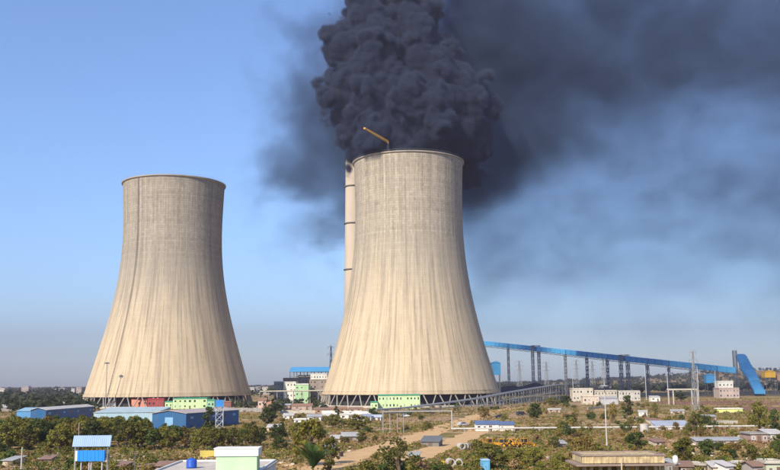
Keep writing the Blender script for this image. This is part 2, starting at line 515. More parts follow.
# low wooded rise at the right, far off
def ridge():
    v, f = [], []
    nx, ny = 60, 12
    for j in range(ny):
        for i in range(nx):
            x = -200 + 3200 * i / (nx - 1); y = 2300 + 1900 * j / (ny - 1)
            h = 46 * math.sin(math.pi * j / (ny - 1)) * (1 / (1 + math.exp(-(x - 700) / 220))) * (.8 + .6 * noise.noise(Vector((x * .0016, y * .001, 2))))
            v.append((x, y, h - .6))
    for j in range(ny - 1):
        for i in range(nx - 1): f.append((j * nx + i, j * nx + i + 1, (j + 1) * nx + i + 1, (j + 1) * nx + i))
    return MB().add(v, f).build('hill', gm, None, True)
hill = tag(ridge(), kind='structure')
def hill_z(x, y):
    if not (-200 < x < 3000 and 2300 < y < 4200): return 0.0
    j = (y - 2300) / 1900
    return max(0, 46 * math.sin(math.pi * j) * (1 / (1 + math.exp(-(x - 700) / 220))) * (.8 + .6 * noise.noise(Vector((x * .0016, y * .001, 2)))) - .6)

# ------------------------------------------------------------------ chimney and crane
M_chim = paint((.50, .42, .34), .9, .25, .05)
cp = P(354.3, 200, 745)
ch = thing('chimney', 'tall pale concrete chimney with dark bands rising behind the smoking cooling tower', 'chimney', (cp.x, cp.y, 0))
chz = P(353, 159, 745).z
def chR(z): return 9.0 - 2.1 * min(1, z / chz)
MB().lathe([(chR(z), z) for z in np.linspace(0, chz, 12)] + [(chR(chz) - .5, chz), (chR(chz) - .5, chz - 4)], 40).build('shaft', M_chim, ch, True)
for py in (187, 224, 270, 320):
    z = P(353, py, 745).z
    g_ = MB().lathe([(chR(z) + .02, z - .5), (chR(z) + .9, z - .2), (chR(z) + .9, z + .5), (chR(z) + .02, z + .5)], 40)
    g_.build('platform', steel((.16, .14, .13)), ch)
for k in range(2):
    MB().lathe([(2.4, chz - 3), (2.4, chz + 5), (2.1, chz + 5), (2.1, chz - 3)], 20, (-3 + 6 * k, 0)).build('flue', M_galv, ch)

M_cy = steel((.62, .36, .04))
tip = P(364.5, 128.5, cR.y - 50); root = P(388, 142.5, cR.y - 37)
ck = thing('tower_crane', 'yellow lattice crane boom poking out of the smoke above the tower rim', 'crane', (root.x, root.y, 0))
o_ = Vector((root.x, root.y, 0))
j = MB()
d = (tip - root); L = d.length; d.normalize(); up = Vector((0, 0, 1)) - d * d.z; up.normalize(); sd_ = d.cross(up)
N = 11
chords = [lambda t, q=q: (root - o_) + d * (L * t) + q * (1 - .45 * t) for q in (sd_ * .75, -sd_ * .75, up * 1.35)]
for c_ in chords: j.bar(c_(0), c_(1), .19, 4)
for i in range(N):
    for a, b_ in ((0, 1), (1, 2), (2, 0)): j.bar(chords[a](i / N), chords[b_]((i + 1) / N), .11, 3)
j.build('boom', M_cy, ck)
MB().box((tip - o_)[:], (1.3, 1.3, 1.1)).build('boom_head', M_cy, ck)
m_ = MB()
for sx, sy in ((-1, -1), (1, -1), (1, 1), (-1, 1)): m_.bar((sx * .5, sy * .5, rimR + .3), (sx * .5, sy * .5, root.z + .4), .07, 4)
nb = max(2, int((root.z - rimR) / 1.5))
for i in range(nb):
    z = rimR + .3 + (root.z - rimR - .3) * i / nb; zz = rimR + .3 + (root.z - rimR - .3) * (i + 1) / nb
    for (ax, ay), (bx, by) in (((-.5, -.5), (.5, -.5)), ((.5, -.5), (.5, .5)), ((.5, .5), (-.5, .5)), ((-.5, .5), (-.5, -.5))): m_.bar((ax, ay, z), (bx, by, zz), .05, 3)
m_.build('mast', M_darksteel, ck)
MB().box((.1, .3, root.z - .2), (1.0, 1.0, 1.1)).build('boom_foot', M_cy, ck)

# ------------------------------------------------------------------ coal conveyor
M_blue = corrugated((.05, .30, .62), 1.2)
M_blue2 = corrugated((.07, .36, .70), 1.2)
def lattice_post(mb, x, y, z0, z1, w, dpt, r=.28, step=6.0):
    cs = ((-w / 2, -dpt / 2), (w / 2, -dpt / 2), (w / 2, dpt / 2), (-w / 2, dpt / 2))
    for dx, dy in cs: mb.bar((x + dx, y + dy, z0), (x + dx, y + dy, z1), r, 4)
    n = max(1, int((z1 - z0) / step))
    for i in range(n):
        za, zb = z0 + (z1 - z0) * i / n, z0 + (z1 - z0) * (i + 1) / n
        for k in range(4):
            a, b_ = cs[k], cs[(k + 1) % 4]
            mb.bar((x + a[0], y + a[1], za), (x + b_[0], y + b_[1], zb), r * .6, 3)
            mb.bar((x + b_[0], y + b_[1], za), (x + a[0], y + a[1], zb), r * .6, 3)
            mb.bar((x + a[0], y + a[1], zb), (x + b_[0], y + b_[1], zb), r * .6, 3)

CVY = 1180.0
cvA, cvB = P(478, 342.5, CVY), P(735, 370.5, 880)
cv = thing('conveyor_gallery', 'long sloping blue conveyor gallery on steel trestles behind the smoking tower', 'conveyor', (cvA.x, CVY, 0))
def cv_at(px):
    t0, t1 = -.1, 1.1
    for _ in range(40):
        t = (t0 + t1) / 2
        if project(cvA + (cvB - cvA) * t)[0] < px: t0 = t
        else: t1 = t
    return cvA + (cvB - cvA) * t
cuts = [478, 508, 535.5, 565, 586.5, 607, 624, 647, 668, 691, 716, 735]
oo = Vector((cvA.x, CVY, 0))
hh = 2.75
for i, (xa, xb) in enumerate(zip(cuts[:-1], cuts[1:])):
    a, b_ = cv_at(xa) - oo, cv_at(xb) - oo
    e = (b_ - a) * .004
    poly = [Vector((0, -3.2, -hh)), Vector((0, 3.2, -hh)), Vector((0, 3.2, hh * .75)), Vector((0, 1.6, hh)), Vector((0, -1.6, hh)), Vector((0, -3.2, hh * .75))]
    seg = MB().prism(poly, a + e, b_ - e).build('gallery_section', M_blue if i % 2 else M_blue2, cv)
    # window band and floor truss as pieces of the section
    tr = MB(); n = 5
    for s in (-3.0, 3.0):
        tr.bar(a + e + Vector((0, s, -hh - 1.5)), b_ - e + Vector((0, s, -hh - 1.5)), .16, 4)
        for k in range(n):
            p0, p1 = a + (b_ - a) * (k / n), a + (b_ - a) * ((k + .5) / n)
            p2 = a + (b_ - a) * ((k + 1) / n)
            tr.bar(p0 + Vector((0, s, -hh)), p1 + Vector((0, s, -hh - 1.5)), .12, 3); tr.bar(p1 + Vector((0, s, -hh - 1.5)), p2 + Vector((0, s, -hh)), .12, 3)
    tr.build('floor_truss', M_darksteel, seg)
    nr_ = max(2, int((b_ - a).length / 7))
    for k in range(nr_ + 1):
        c_ = a + e * 3 + (b_ - a - e * 6) * (k / nr_)
        rb2 = MB().box((c_.x, c_.y - 3.24, c_.z - .35), (.35, .12, hh * 1.9))
        rb2.build('frame_rib', steel((.03, .10, .22)), seg)
for px in cuts[1:-1]:
    c = cv_at(px) - oo
    mb = MB()
    big_ = px in (535.5, 624)
    if big_:
        lattice_post(mb, c.x - 3.6, c.y, 0, c.z + 3.5, 2.4, 6.0, .36, 7)
        lattice_post(mb, c.x + 3.6, c.y, 0, c.z + 3.5, 2.4, 6.0, .36, 7)
        mb.box((c.x, c.y, c.z + 3.6), (9.6, 7.2, .5))
    else:
        lattice_post(mb, c.x, c.y, 0, c.z - hh - .1, 2.0, 5.2, .30, 7)
    mb.build('trestle', M_galv if big_ else steel((.17, .18, .20)), cv)

# steep gallery coming down towards the viewer at the far right
rt_, rb_ = P(741, 356.5, 1000), P(760, 391.5, 890)
rp = thing('conveyor_ramp', 'steep wide blue conveyor ramp on a thicket of dark columns, far right', 'conveyor', (rb_.x, rb_.y, 0))
o2 = Vector((rb_.x, rb_.y, 0))
dv = (rb_ - rt_); side = Vector((dv.y, -dv.x, 0)).normalized(); up2 = Vector((0, 0, 1))
for i in range(4):
    a = rt_ + dv * (i / 4 + .004) - o2; b_ = rt_ + dv * ((i + 1) / 4 - .004) - o2
    off = Vector((0, 0, (.3, -.9, .5, -.7)[i]))
    w = (5.2, 5.8, 5.0, 4.8)[i]
    poly = [-side * w - up2 * 1.6, side * w - up2 * 1.6, side * w + up2 * 1.0, side * w * .5 + up2 * 2.6, -side * w * .5 + up2 * 2.6, -side * w + up2 * 1.0]
    MB().prism(poly, a + off, b_ + off).build('gallery_section', M_blue2 if i % 2 == 0 else M_blue, rp)
for i in range(10):
    c = rt_ + dv * (i / 10.4 + .02) - o2
    mb = MB()
    for s in (-4.2, -1.4, 1.4, 4.2):
        q = c + side * s
        mb.bar((q.x, q.y, 0), (q.x, q.y, c.z - 1.7), .19, 4)
    for z in np.arange(6, max(7, c.z - 3), 7):
        mb.bar(c + side * -3.6 - up2 * (c.z - z), c + side * 3.6 - up2 * (c.z - z), .15, 4)
    mb.build('trestle', M_darksteel, rp)
st_ = P(734.5, 352, 998) - o2
mb = MB(); lattice_post(mb, st_.x, st_.y, 0, st_.z + 1.5, 3.4, 3.4, .3, 4.5); mb.build('stair_tower', M_galv, rp)

# blue transfer houses on legs
def transfer_house(label, x0, x1, y0, y1, Y, mat):
    a, b_ = P(x0, y1, Y), P(x1, y0, Y)
    w, h = b_.x - a.x, b_.z - a.z
    t = thing('transfer_house', label, 'plant building', ((a.x + b_.x) / 2, Y, 0))
    MB().box((0, 0, a.z + h / 2), (w, w * .9, h)).build('cladding', mat, t)
    MB().prism([Vector((-w / 2 - .3, -w * .5, 0)), Vector((w / 2 + .3, -w * .5, 0)), Vector((0, -w * .5, h * .18))], (0, 0, b_.z), (0, w, b_.z)).build('roof', mat, t)
    for sx in (-1, 1):
        for sy in (-1, 1):
            MB().bar((sx * w * .42, sy * w * .4, 0), (sx * w * .42, sy * w * .4, a.z), .35, 4).build('leg', M_darksteel, t)
    return t
transfer_house('small blue clad transfer house on legs, right against the flank of the smoking tower', 491, 500, 363, 375, 930, M_blue)
transfer_house('bright blue hopper house below the right end of the long conveyor', 705.5, 713.5, 375, 383, 880, M_blue2)
M_yellow = corrugated((.72, .42, .03), .9)
transfer_house('yellow clad machine house on legs beside the blue ramp', 763.5, 773.5, 371.5, 377.5, 900, M_yellow)
transfer_house('brown clad machine house on legs at the right edge, next to the yellow one', 774.5, 784, 373.5, 380, 905, paint((.40, .26, .19), .7, .3, .3))

# coal stock
def heap(name, label, cat, c, rx, ry, h, mat, seed):
    v, f = [], []
    nr, na = 9, 40
    for i in range(nr):
        r = i / (nr - 1)
        for k in range(na):
            a = 2 * math.pi * k / na
            q = Vector((math.cos(a) * r * 2.2 + seed, math.sin(a) * r * 2.2, seed))
            s = 1 + .25 * noise.noise(q)
            v.append((rx * r * s * math.cos(a), ry * r * s * math.sin(a), (h * (1 - r) ** .8 * (1 + .4 * noise.noise(q * 2))) if r < 1 else -.3))
    for i in range(nr - 1):
        for k in range(na):
            l = (k + 1) % na
            f.append((i * na + k, (i + 1) * na + k, (i + 1) * na + l, i * na + l))
    return tag(MB().add(v, f).build(name, mat, None, True, (c[0], c[1], 0)), label, cat)
M_coal = soil_mat('coal', (.035, .035, .04), (.06, .055, .055), .1)
p = P(528, 385, 1080); heap('coal_heap', 'long dark coal heap under the left of the long conveyor', 'coal heap', (p.x, 1080), 75, 30, 12, M_coal, 3)
p = P(590, 385, 1120); heap('coal_heap', 'dark coal heap under the middle of the long conveyor', 'coal heap', (p.x, 1120), 50, 28, 10, M_coal, 9)

# ------------------------------------------------------------------ inclined pipe rack in front of the smoking tower
ends = [(372, 419, 410.5), (405, 416.5, 408.5), (445, 413.5, 403.5), (475, 411, 399.3), (500, 408.5, 394.5), (530, 404.5, 389.3), (556, 401, 385.2), (588, 398.5, 383.6)]
rk_pts = []
for x, yb, yt in ends:
    g0 = G(x, yb); rk_pts.append(Vector((g0.x, g0.y, P(x, yt, g0.y).z)))
M_rack = steel((.19, .19, .19))
rk = thing('pipe_rack', 'grey steel pipe rack on many posts climbing right past the smoking tower foot', 'pipe rack', (rk_pts[0].x, rk_pts[0].y, 0))
o3 = Vector((rk_pts[0].x, rk_pts[0].y, 0))
line = []
for a, b_ in zip(rk_pts[:-1], rk_pts[1:]):
    n = max(2, int(((b_ - a).xy.length) / 9))
    line += [a + (b_ - a) * (k / n) for k in range(n)]
line.append(rk_pts[-1])
for i, p in enumerate(line):
    dd = (line[min(i + 1, len(line) - 1)] - line[max(i - 1, 0)]); sd3 = Vector((dd.y, -dd.x, 0)).normalized() * 2.2
    q = p - o3
    mb = MB()
    for s in (-1, 1): mb.bar(Vector((q.x, q.y, 0)) + sd3 * s, q + sd3 * s, .16, 4)
    mb.bar(q - sd3 * 1.15, q + sd3 * 1.15, .18, 4)
    z2 = q.z * .55
    mb.bar(Vector((q.x, q.y, z2)) - sd3, Vector((q.x, q.y, z2)) + sd3, .13, 4)
    mb.build('bent', M_rack, rk)
for s in (-1.0, -.5, .1, .65, 1.05):
    mb = MB()
    for i in range(len(line) - 1):
        dd = (line[i + 1] - line[i]); sd3 = Vector((dd.y, -dd.x, 0)).normalized() * 2.0
        mb.bar(line[i] - o3 + sd3 * s + Vector((0, 0, .35)), line[i + 1] - o3 + sd3 * s + Vector((0, 0, .35)), .2 if abs(s) < .9 else .26, 6)
    mb.build('pipe', M_galv if s != .1 else M_rack, rk)
mb = MB()
for i in range(len(line) - 1):
    dd = (line[i + 1] - line[i]); sd3 = Vector((dd.y, -dd.x, 0)).normalized() * 2.2
    for s in (-1, 1):
        a, b_ = line[i] - o3 + sd3 * s, line[i + 1] - o3 + sd3 * s
        mb.bar(Vector((a.x, a.y, a.z * .55)), Vector((b_.x, b_.y, b_.z * .55)), .1, 3)
        if i % 3 == 0: mb.bar(Vector((a.x, a.y, .2)), b_, .08, 3)
mb.build('bracing', M_galv, rk)

# second, level rack between the towers
r2a, r2b = P(258, 391.5, 700), P(324, 390.5, 700)
rk2 = thing('pipe_bridge', 'pale level pipe bridge on posts in the gap between the two towers', 'pipe rack', (r2a.x, 700, 0))
mb = MB(); mb.bar((0, 0, r2a.z), (r2b.x - r2a.x, 0, r2b.z), .55, 8); mb.build('pipe', M_pale_conc, rk2)
mb = MB(); mb.bar((0, 2, r2a.z - .2), (r2b.x - r2a.x, 2, r2b.z - .2), .4, 8); mb.build('pipe', M_lightsteel, rk2)
for k in range(8):
    x = (r2b.x - r2a.x) * (k + .3) / 8
    mb = MB(); mb.bar((x, 0, 0), (x, 0, r2a.z - .5), .3, 4); mb.bar((x, 2, 0), (x, 2, r2a.z - .5), .3, 4); mb.bar((x, -.6, r2a.z - .7), (x, 2.6, r2a.z - .7), .25, 4); mb.build('post', M_grey_conc, rk2)

# white pipeline with its portal over the track
def on(px, py, Yref): return P(px, py, Yref)
YP = G(600, 430.5).y
pl = thing('pipeline', 'white pipeline running level across the scrub and rising in a portal over the track', 'pipeline', (P(452, 430, YP).x, YP, 0))
o4 = Vector((P(452, 430, YP).x, YP, 0))
M_pg = paint((.40, .40, .39), .6, .3, .4)
M_wpipe = paint((.56, .54, .50), .55, .25, .4)
zr = 1.0
xr = P(800, 428, YP).x - o4.x
mb = MB(); mb.bar((-.32, 0, zr), (xr, 0, zr), .26, 10); mb.build('pipe', M_wpipe, pl, False)
zt = P(452, 411, YP).z; xl_ = P(383, 411, YP).x - o4.x
MB().bar((0, 0, zr), (0, 0, zt + .2), .20, 10).build('riser', M_pg, pl)
MB().bar((-.26, 0, zt), (xl_, 0, zt), .17, 10).build('portal_beam', M_pg, pl)
MB().bar((xl_, 0, 0), (xl_, 0, zt + .24), .18, 8).build('riser', M_galv, pl)
for x in (2.2, 4.6, 6.6): MB().bar((xl_ + x, .6, 0), (xl_ + x, .6, zt - .3), .14, 5).build('post', M_galv, pl)
n = int(xr / 8)
for k in range(n):
    x = 4 + 8 * k
    MB().box((x, 0, .37), (.5, 1.1, .78)).build('saddle', M_grey_conc, pl)
# pylons, masts and poles
def pylon(label, px, py_top, Y, w, arms, mat, r=.16, group=None):
    zt = P(px, py_top, Y).z
    b0 = P(px, py_top, Y)
    t = thing('pylon', label, 'pylon', (b0.x, Y, 0), 0.3, group)
    leg_c = []
    for k, (sx, sy) in enumerate(((-1, -1), (1, -1), (1, 1), (-1, 1))):
        mb = MB(); a = Vector((sx * w, sy * w, 0)); b_ = Vector((sx * w * .16, sy * w * .16, zt)); leg_c.append((a, b_))
        mb.bar(a, b_, r, 4); mb.build('leg', mat, t)
    mb = MB(); n = max(5, int(zt / 5))
    for i in range(n):
        t0 = 1 - (1 - i / n) ** 1.0; t1 = (i + 1) / n
        for k in range(4):
            a, b_ = leg_c[k], leg_c[(k + 1) % 4]
            p0, p1 = a[0].lerp(a[1], t0), b_[0].lerp(b_[1], t1)
            mb.bar(p0, p1, r * .6, 3); mb.bar(b_[0].lerp(b_[1], t0), a[0].lerp(a[1], t1), r * .6, 3)
    mb.build('bracing', mat, t)
    for k in range(arms):
        z = zt * (.98 - .13 * k); L_ = w * (1.5 + .35 * (k == 1))
        mb = MB()
        for s in (-1, 1):
            mb.bar((0, 0, z), (s * L_, 0, z - .1), r * .8, 4); mb.bar((0, 0, z + 1.6), (s * L_, 0, z), r * .6, 3)
            mb.bar((s * L_ * .95, 0, z), (s * L_ * .95, 0, z - 1.6), r * .7, 4)
        mb.build('cross_arm', mat, t)
    return t
M_pyl = steel((.26, .27, .28))
pylon('tall pale lattice pylon in front of the long conveyor, right of the white houses', 692.5, 351, 500, 1.4, 2, M_pyl, .12)
for x, y, Y, nth in ((519, 361, 1300, 'leftmost'), (546, 362, 1350, 'second from left'), (576, 360, 1380, 'third from left'), (592, 361, 1300, 'fourth from left'), (603, 359, 1250, 'rightmost')):
    pylon('faint far lattice pylon below the long conveyor, ' + nth + ' of five', x, y, Y, 3.2, 3, M_pyl, .22, 'far pylons below the conveyor')
pylon('thin lattice pylon standing against the left flank of the smoking tower', 331, 346, 800, 1.8, 2, M_pyl, .15)

def lamp_mast(name, label, px, py_top, py_base, r0, r1, mat, heads=0, cat='mast'):
    b0 = G(px, py_base); zt = P(px, py_top, b0.y).z
    t = thing(name, label, cat, b0[:])
    MB().bar((0, 0, 0), (0, 0, zt), r0, 10, r1).build('pole', mat, t)
    MB().box((0, 0, .15), (r0 * 5, r0 * 5, .4)).build('footing', M_grey_conc, t)
    if heads:
        MB().lathe([(r1, zt - 1.0), (1.1, zt - .9), (1.1, zt - .7), (r1, zt - .6)], 16).build('head_ring', M_galv, t)
        for k in range(heads):
            a = 2 * math.pi * k / heads
            MB().box((1.35 * math.cos(a), 1.35 * math.sin(a), zt - 1.15), (.7, .7, .5), a).build('floodlight', M_darksteel, t)
        MB().bar((0, 0, zt), (0, 0, zt + 4.0), .07, 4).build('lightning_rod', M_galv, t)
    return t
lamp_mast('high_mast_light', 'tall floodlight mast standing in front of the left cooling tower', 105.3, 361.5, 409, .38, .2, M_galv, 6)
lamp_mast('high_mast_light', 'white banded pole with a dark lamp head in the scrub left of the cream building', 607, 382.5, 447, .17, .09, paint((.52, .51, .49), .6, .3, .5), 3)
for x, yt, yb, lab in ((573.5, 375.5, 400, 'thin white pole at the left end of the white houses'), (646.5, 366.5, 400, 'thin pale pole right of the white houses'),
                       (668.5, 366.5, 401, 'thin pale pole at the left of the concrete gantry'), (699, 366, 402, 'thin pale pole at the right of the tall pylon'), (716.5, 371, 398, 'thin grey pole between the blue hopper house and the blue ramp')):
    lamp_mast('light_pole', lab, x, yt, yb, .3, .18, M_lightsteel, 0, 'pole')
lamp_mast('utility_pole', 'short weathered concrete pole in the lower left corner', 21, 447, 474, .17, .12, M_pale_conc, 0, 'pole')
lamp_mast('utility_pole', 'thin dark pole on the sandy path, right of the blue tank shelter', 134.8, 451, 472, .12, .09, M_darksteel, 0, 'pole')
lamp_mast('utility_pole', 'slim pale pole in the scrub left of the big blue shed, among trees', 78, 423, 452, .12, .09, M_galv, 0, 'pole')

# concrete gantry
ga, gb = P(667.5, 389.5, 620), P(697.5, 389.5, 620)
gt = thing('gantry', 'pale concrete beam gantry on posts below the tall pylon', 'gantry', (ga.x, 620, 0))
W_ = gb.x - ga.x
MB().box((W_ / 2, 0, ga.z), (W_ + 1, 1.0, 1.0)).build('beam', M_pale_conc, gt)
for x in (.4, W_ * .18, W_ * .8, W_ - .4): MB().box((x, 0, (ga.z - .5) / 2), (.7, .7, ga.z - .5)).build('post', M_pale_conc, gt)

# water tank on a lattice stand by the blue sheds
b0 = G(219, 434.5); zt = P(219, 406.5, b0.y).z; z2 = P(219, 400, b0.y).z
wt = thing('water_tower', 'bright blue box tank on a pale lattice stand beside the big blue shed', 'water tower', b0[:], .2)
mb = MB(); lattice_post(mb, 0, 0, 0, zt - .2, 2.2, 2.2, .1, 1.8); mb.build('lattice_stand', M_lightsteel, wt)
MB().box((0, 0, zt - .1), (3.0, 3.0, .18)).build('platform', M_galv, wt)
MB().box((0, 0, (zt + z2) / 2), (2.6, 2.4, z2 - zt)).build('tank', corrugated((.03, .28, .75), .5), wt)
MB().bar((1.2, -1.2, 0), (1.2, -1.2, zt), .06, 5).build('down_pipe', M_wpipe, wt)
# small lattice mast at the foot of the left tower
b0 = G(112, 408.5)
lm = thing('stair_frame', 'small white lattice stair frame at the foot of the left cooling tower', 'stair tower', b0[:])
zt = P(112, 388, b0.y).z
mb = MB(); lattice_post(mb, 0, 0, 0, zt * .62, 4.2, 3.0, .2, 2.6); mb.build('frame', M_lightsteel, lm)
mb = MB(); lattice_post(mb, .6, 0, zt * .62 + .1, zt, 1.4, 1.4, .15, 2.0); mb.build('top_frame', M_galv, lm)

# ------------------------------------------------------------------ buildings
M_glass, _nt, _b = mat_new('dark_window_glass')
_b.inputs['Base Color'].default_value = (.03, .035, .045, 1); _b.inputs['Roughness'].default_value = .15; _b.inputs['Specular IOR Level'].default_value = .5
M_door = paint((.16, .11, .08), .7, .3, 1.0)
M_white = paint((.74, .72, .67), .85, .22, .35)
M_cream = paint((.62, .50, .31), .85, .40, .45)
M_tin = corrugated((.42, .42, .42), .4)
M_tinw = corrugated((.62, .58, .54), .4)
M_rust = corrugated((.30, .17, .11), .4)

wr = random.Random(31)
M_shut = paint((.16, .13, .11), .8, .3, 1.0); M_shut2 = paint((.30, .31, .32), .6, .3, 1.0)
def building(name, label, cat, x0, x1, yb, yt, depth, wall, roof=None, kind='flat', floors=1, wins=3, yaw=0.0, rise=None, door=True, Y=None, group=None, overhang=.35, frames=False, z0=0.0):
    """a building whose front shows between px x0..x1, its foot at py yb (or at distance Y) and its eaves at py yt"""
    if Y is None: Y = G((x0 + x1) / 2, yb).y
    a, b_ = P(x0, yt, Y), P(x1, yt, Y)
    w = b_.x - a.x; h = (a.z + b_.z) / 2
    t = thing(name, label, cat, ((a.x + b_.x) / 2, Y, 0), yaw, group)
    roof = roof or wall
    hw = w / 2
    if kind == 'gable_x':      # ridge along the front
        rise = rise or depth * .2
        MB().prism([Vector((0, 0, 0)), Vector((0, depth, 0)), Vector((0, depth, h)), Vector((0, depth / 2, h + rise * .96)), Vector((0, 0, h))], (-hw, 0, 0), (hw, 0, 0)).build('wall', wall, t)
        o_h = overhang
        for s, nm in ((0, 'roof'), (1, 'roof')):
            y0_, y1_ = (-o_h, depth / 2) if s == 0 else (depth + o_h, depth / 2)
            zl = h - rise * o_h / (depth / 2)
            MB().add([(-hw - o_h, y0_, zl + .03), (hw + o_h, y0_, zl + .03), (hw + o_h, y1_, h + rise + .03), (-hw - o_h, y1_, h + rise + .03),
                      (-hw - o_h, y0_, zl + .15), (hw + o_h, y0_, zl + .15), (hw + o_h, y1_, h + rise + .15), (-hw - o_h, y1_, h + rise + .15)],
                     [(3, 2, 1, 0), (4, 5, 6, 7), (0, 1, 5, 4), (1, 2, 6, 5), (2, 3, 7, 6), (3, 0, 4, 7)]).build(nm, roof, t)
    elif kind == 'gable_y':    # gable towards the viewer
        rise = rise or w * .16
        MB().prism([Vector((-hw, 0, 0)), Vector((hw, 0, 0)), Vector((hw, 0, h)), Vector((0, 0, h + rise * .97)), Vector((-hw, 0, h))], (0, 0, 0), (0, depth, 0)).build('wall', wall, t)
        for s in (-1, 1):
            xe = s * (hw + overhang); ze = h - rise * overhang / hw
            MB().add([(xe, -overhang, ze + .03), (0, -overhang, h + rise + .03), (0, depth + overhang, h + rise + .03), (xe, depth + overhang, ze + .03),
                      (xe, -overhang, ze + .15), (0, -overhang, h + rise + .15), (0, depth + overhang, h + rise + .15), (xe, depth + overhang, ze + .15)],
                     [(3, 2, 1, 0), (4, 5, 6, 7), (0, 1, 5, 4), (1, 2, 6, 5), (2, 3, 7, 6), (3, 0, 4, 7)]).build('roof', roof, t)
    elif kind == 'lean':       # one slope falling to the viewer
        rise = rise or .8
        MB().prism([Vector((0, 0, 0)), Vector((0, depth, 0)), Vector((0, depth, h + rise)), Vector((0, 0, h))], (-hw, 0, 0), (hw, 0, 0)).build('wall', wall, t)
        e = overhang; k = rise / depth
        MB().add([(-hw - e, -e, h - k * e + .02), (hw + e, -e, h - k * e + .02), (hw + e, depth + e, h + rise + k * e + .02), (-hw - e, depth + e, h + rise + k * e + .02),
                  (-hw - e, -e, h - k * e + .10), (hw + e, -e, h - k * e + .10), (hw + e, depth + e, h + rise + k * e + .10), (-hw - e, depth + e, h + rise + k * e + .10)],
                 [(3, 2, 1, 0), (4, 5, 6, 7), (0, 1, 5, 4), (1, 2, 6, 5), (2, 3, 7, 6), (3, 0, 4, 7)]).build('roof', roof, t)
    else:
        MB().box((0, depth / 2, h / 2), (w, depth, h)).build('wall', wall, t)
        p = MB(); e = overhang; ph = min(.5, h * .1)
        p.box((0, depth / 2, h + .08), (w + 2 * e, depth + 2 * e, .16))
        for c, s in (((0, .1, h + .16 + ph / 2), (w, .2, ph)), ((0, depth - .1, h + .16 + ph / 2), (w, .2, ph)), ((-hw + .1, depth / 2, h + .16 + ph / 2), (.2, depth - .4, ph)), ((hw - .1, depth / 2, h + .16 + ph / 2), (.2, depth - .4, ph))): p.box(c, s)
        p.build('roof', roof, t)
    fh = h / floors
    for f_ in range(floors):
        for k in range(wins):
            u = -hw + w * (k + .5) / wins
            if door and f_ == 0 and k == wins // 2: continue
            ww, wh = min(1.2, w / wins * .36), min(1.2, fh * .34)
            if wr.random() < .10: continue
            ww *= wr.uniform(.8, 1.25); wh *= wr.uniform(.85, 1.2)
            wo_ = MB().box((u, -.02, fh * f_ + fh * .56), (ww, .10, wh)).build('window', wr.choice((M_glass, M_glass, M_glass, M_shut, M_shut2)), t)
            if frames:
                fr = MB(); zc = fh * f_ + fh * .56
                for sx in (-1, 1): fr.box((u + sx * (ww / 2 + .05), -.05, zc), (.1, .2, wh + .2))
                for sz in (-1, 1): fr.box((u, -.05, zc + sz * (wh / 2 + .05)), (ww, .2, .1))
                fr.build('window_frame', M_white, wo_)
    if door:
        k = wins // 2; u = -hw + w * (k + .5) / wins if wins else 0
        MB().box((u, -.03, min(1.05, h * .4)), (1.0, .12, min(2.1, h * .8))).build('door', M_door, t)
    return t

# --- sheds left of centre
M_shed = corrugated((.018, .11, .27), .8)
M_shedl = corrugated((.22, .42, .62), .8)
M_roofp = corrugated((.52, .44, .40), .8)
# big blue shed: gable turned to the sun on the left, long side to the right
gp = [G(152.5, 432), G(188, 434.5)]
w_ = (gp[1] - gp[0]).length
def shed(label, corner_l, corner_r, length, zl, rise, wall, roof, yaw_add=0.0, doors=1):
    d_ = (corner_r - corner_l); w = d_.length; yaw = math.atan2(d_.y, d_.x) + yaw_add
    t = thing('warehouse', label, 'shed', corner_l[:], yaw)
    MB().prism([Vector((0, 0, 0)), Vector((w, 0, 0)), Vector((w, 0, zl)), Vector((w / 2, 0, zl + rise * .98)), Vector((0, 0, zl))], (0, 0, 0), (0, length, 0)).build('wall', wall, t)
    for s in (0, 1):
        e = .5; x0 = -e if s == 0 else w + e
        ze = zl - rise * e / (w / 2)
        MB().add([(x0, -e, ze + .04), (w / 2, -e, zl + rise + .04), (w / 2, length + e, zl + rise + .04), (x0, length + e, ze + .04), (x0, -e, ze + .2), (w / 2, -e, zl + rise + .2), (w / 2, length + e, zl + rise + .2), (x0, length + e, ze + .2)],
                 [(3, 2, 1, 0), (4, 5, 6, 7), (0, 1, 5, 4), (1, 2, 6, 5), (2, 3, 7, 6), (3, 0, 4, 7)]).build('roof', roof, t)
    for k in range(doors):
        MB().box((w * (.5 + (k - (doors - 1) / 2) * .4), -.04, zl * .38), (w * .24, .12, zl * .76)).build('roller_door', M_shedl, t)
    n = int(length / 8)
    for k in range(n):
        MB().box((w + .03, (k + .5) * length / n, zl * .72), (.1, 2.2, .8)).build('vent_panel', M_glass if k % 2 else M_shedl, t)
    return t
c0 = G(152, 429.5); c1 = Vector((c0.x + 12.9, c0.y - 3.9, 0))
shed('big blue metal shed with a bright sunlit gable, in front of the left tower', c0, c1, 42, 5.6, 1.0, M_shed, M_roofp, 0)
c1 = G(45.5, 423.5)
shed('long dark blue metal shed with a pale roof, left of the pale blue shed', Vector((c1.x - 6.5, c1.y, 0)), Vector((c1.x, c1.y, 0)), 60, 5.6, .9, M_shed, M_tinw, -.02, 0)
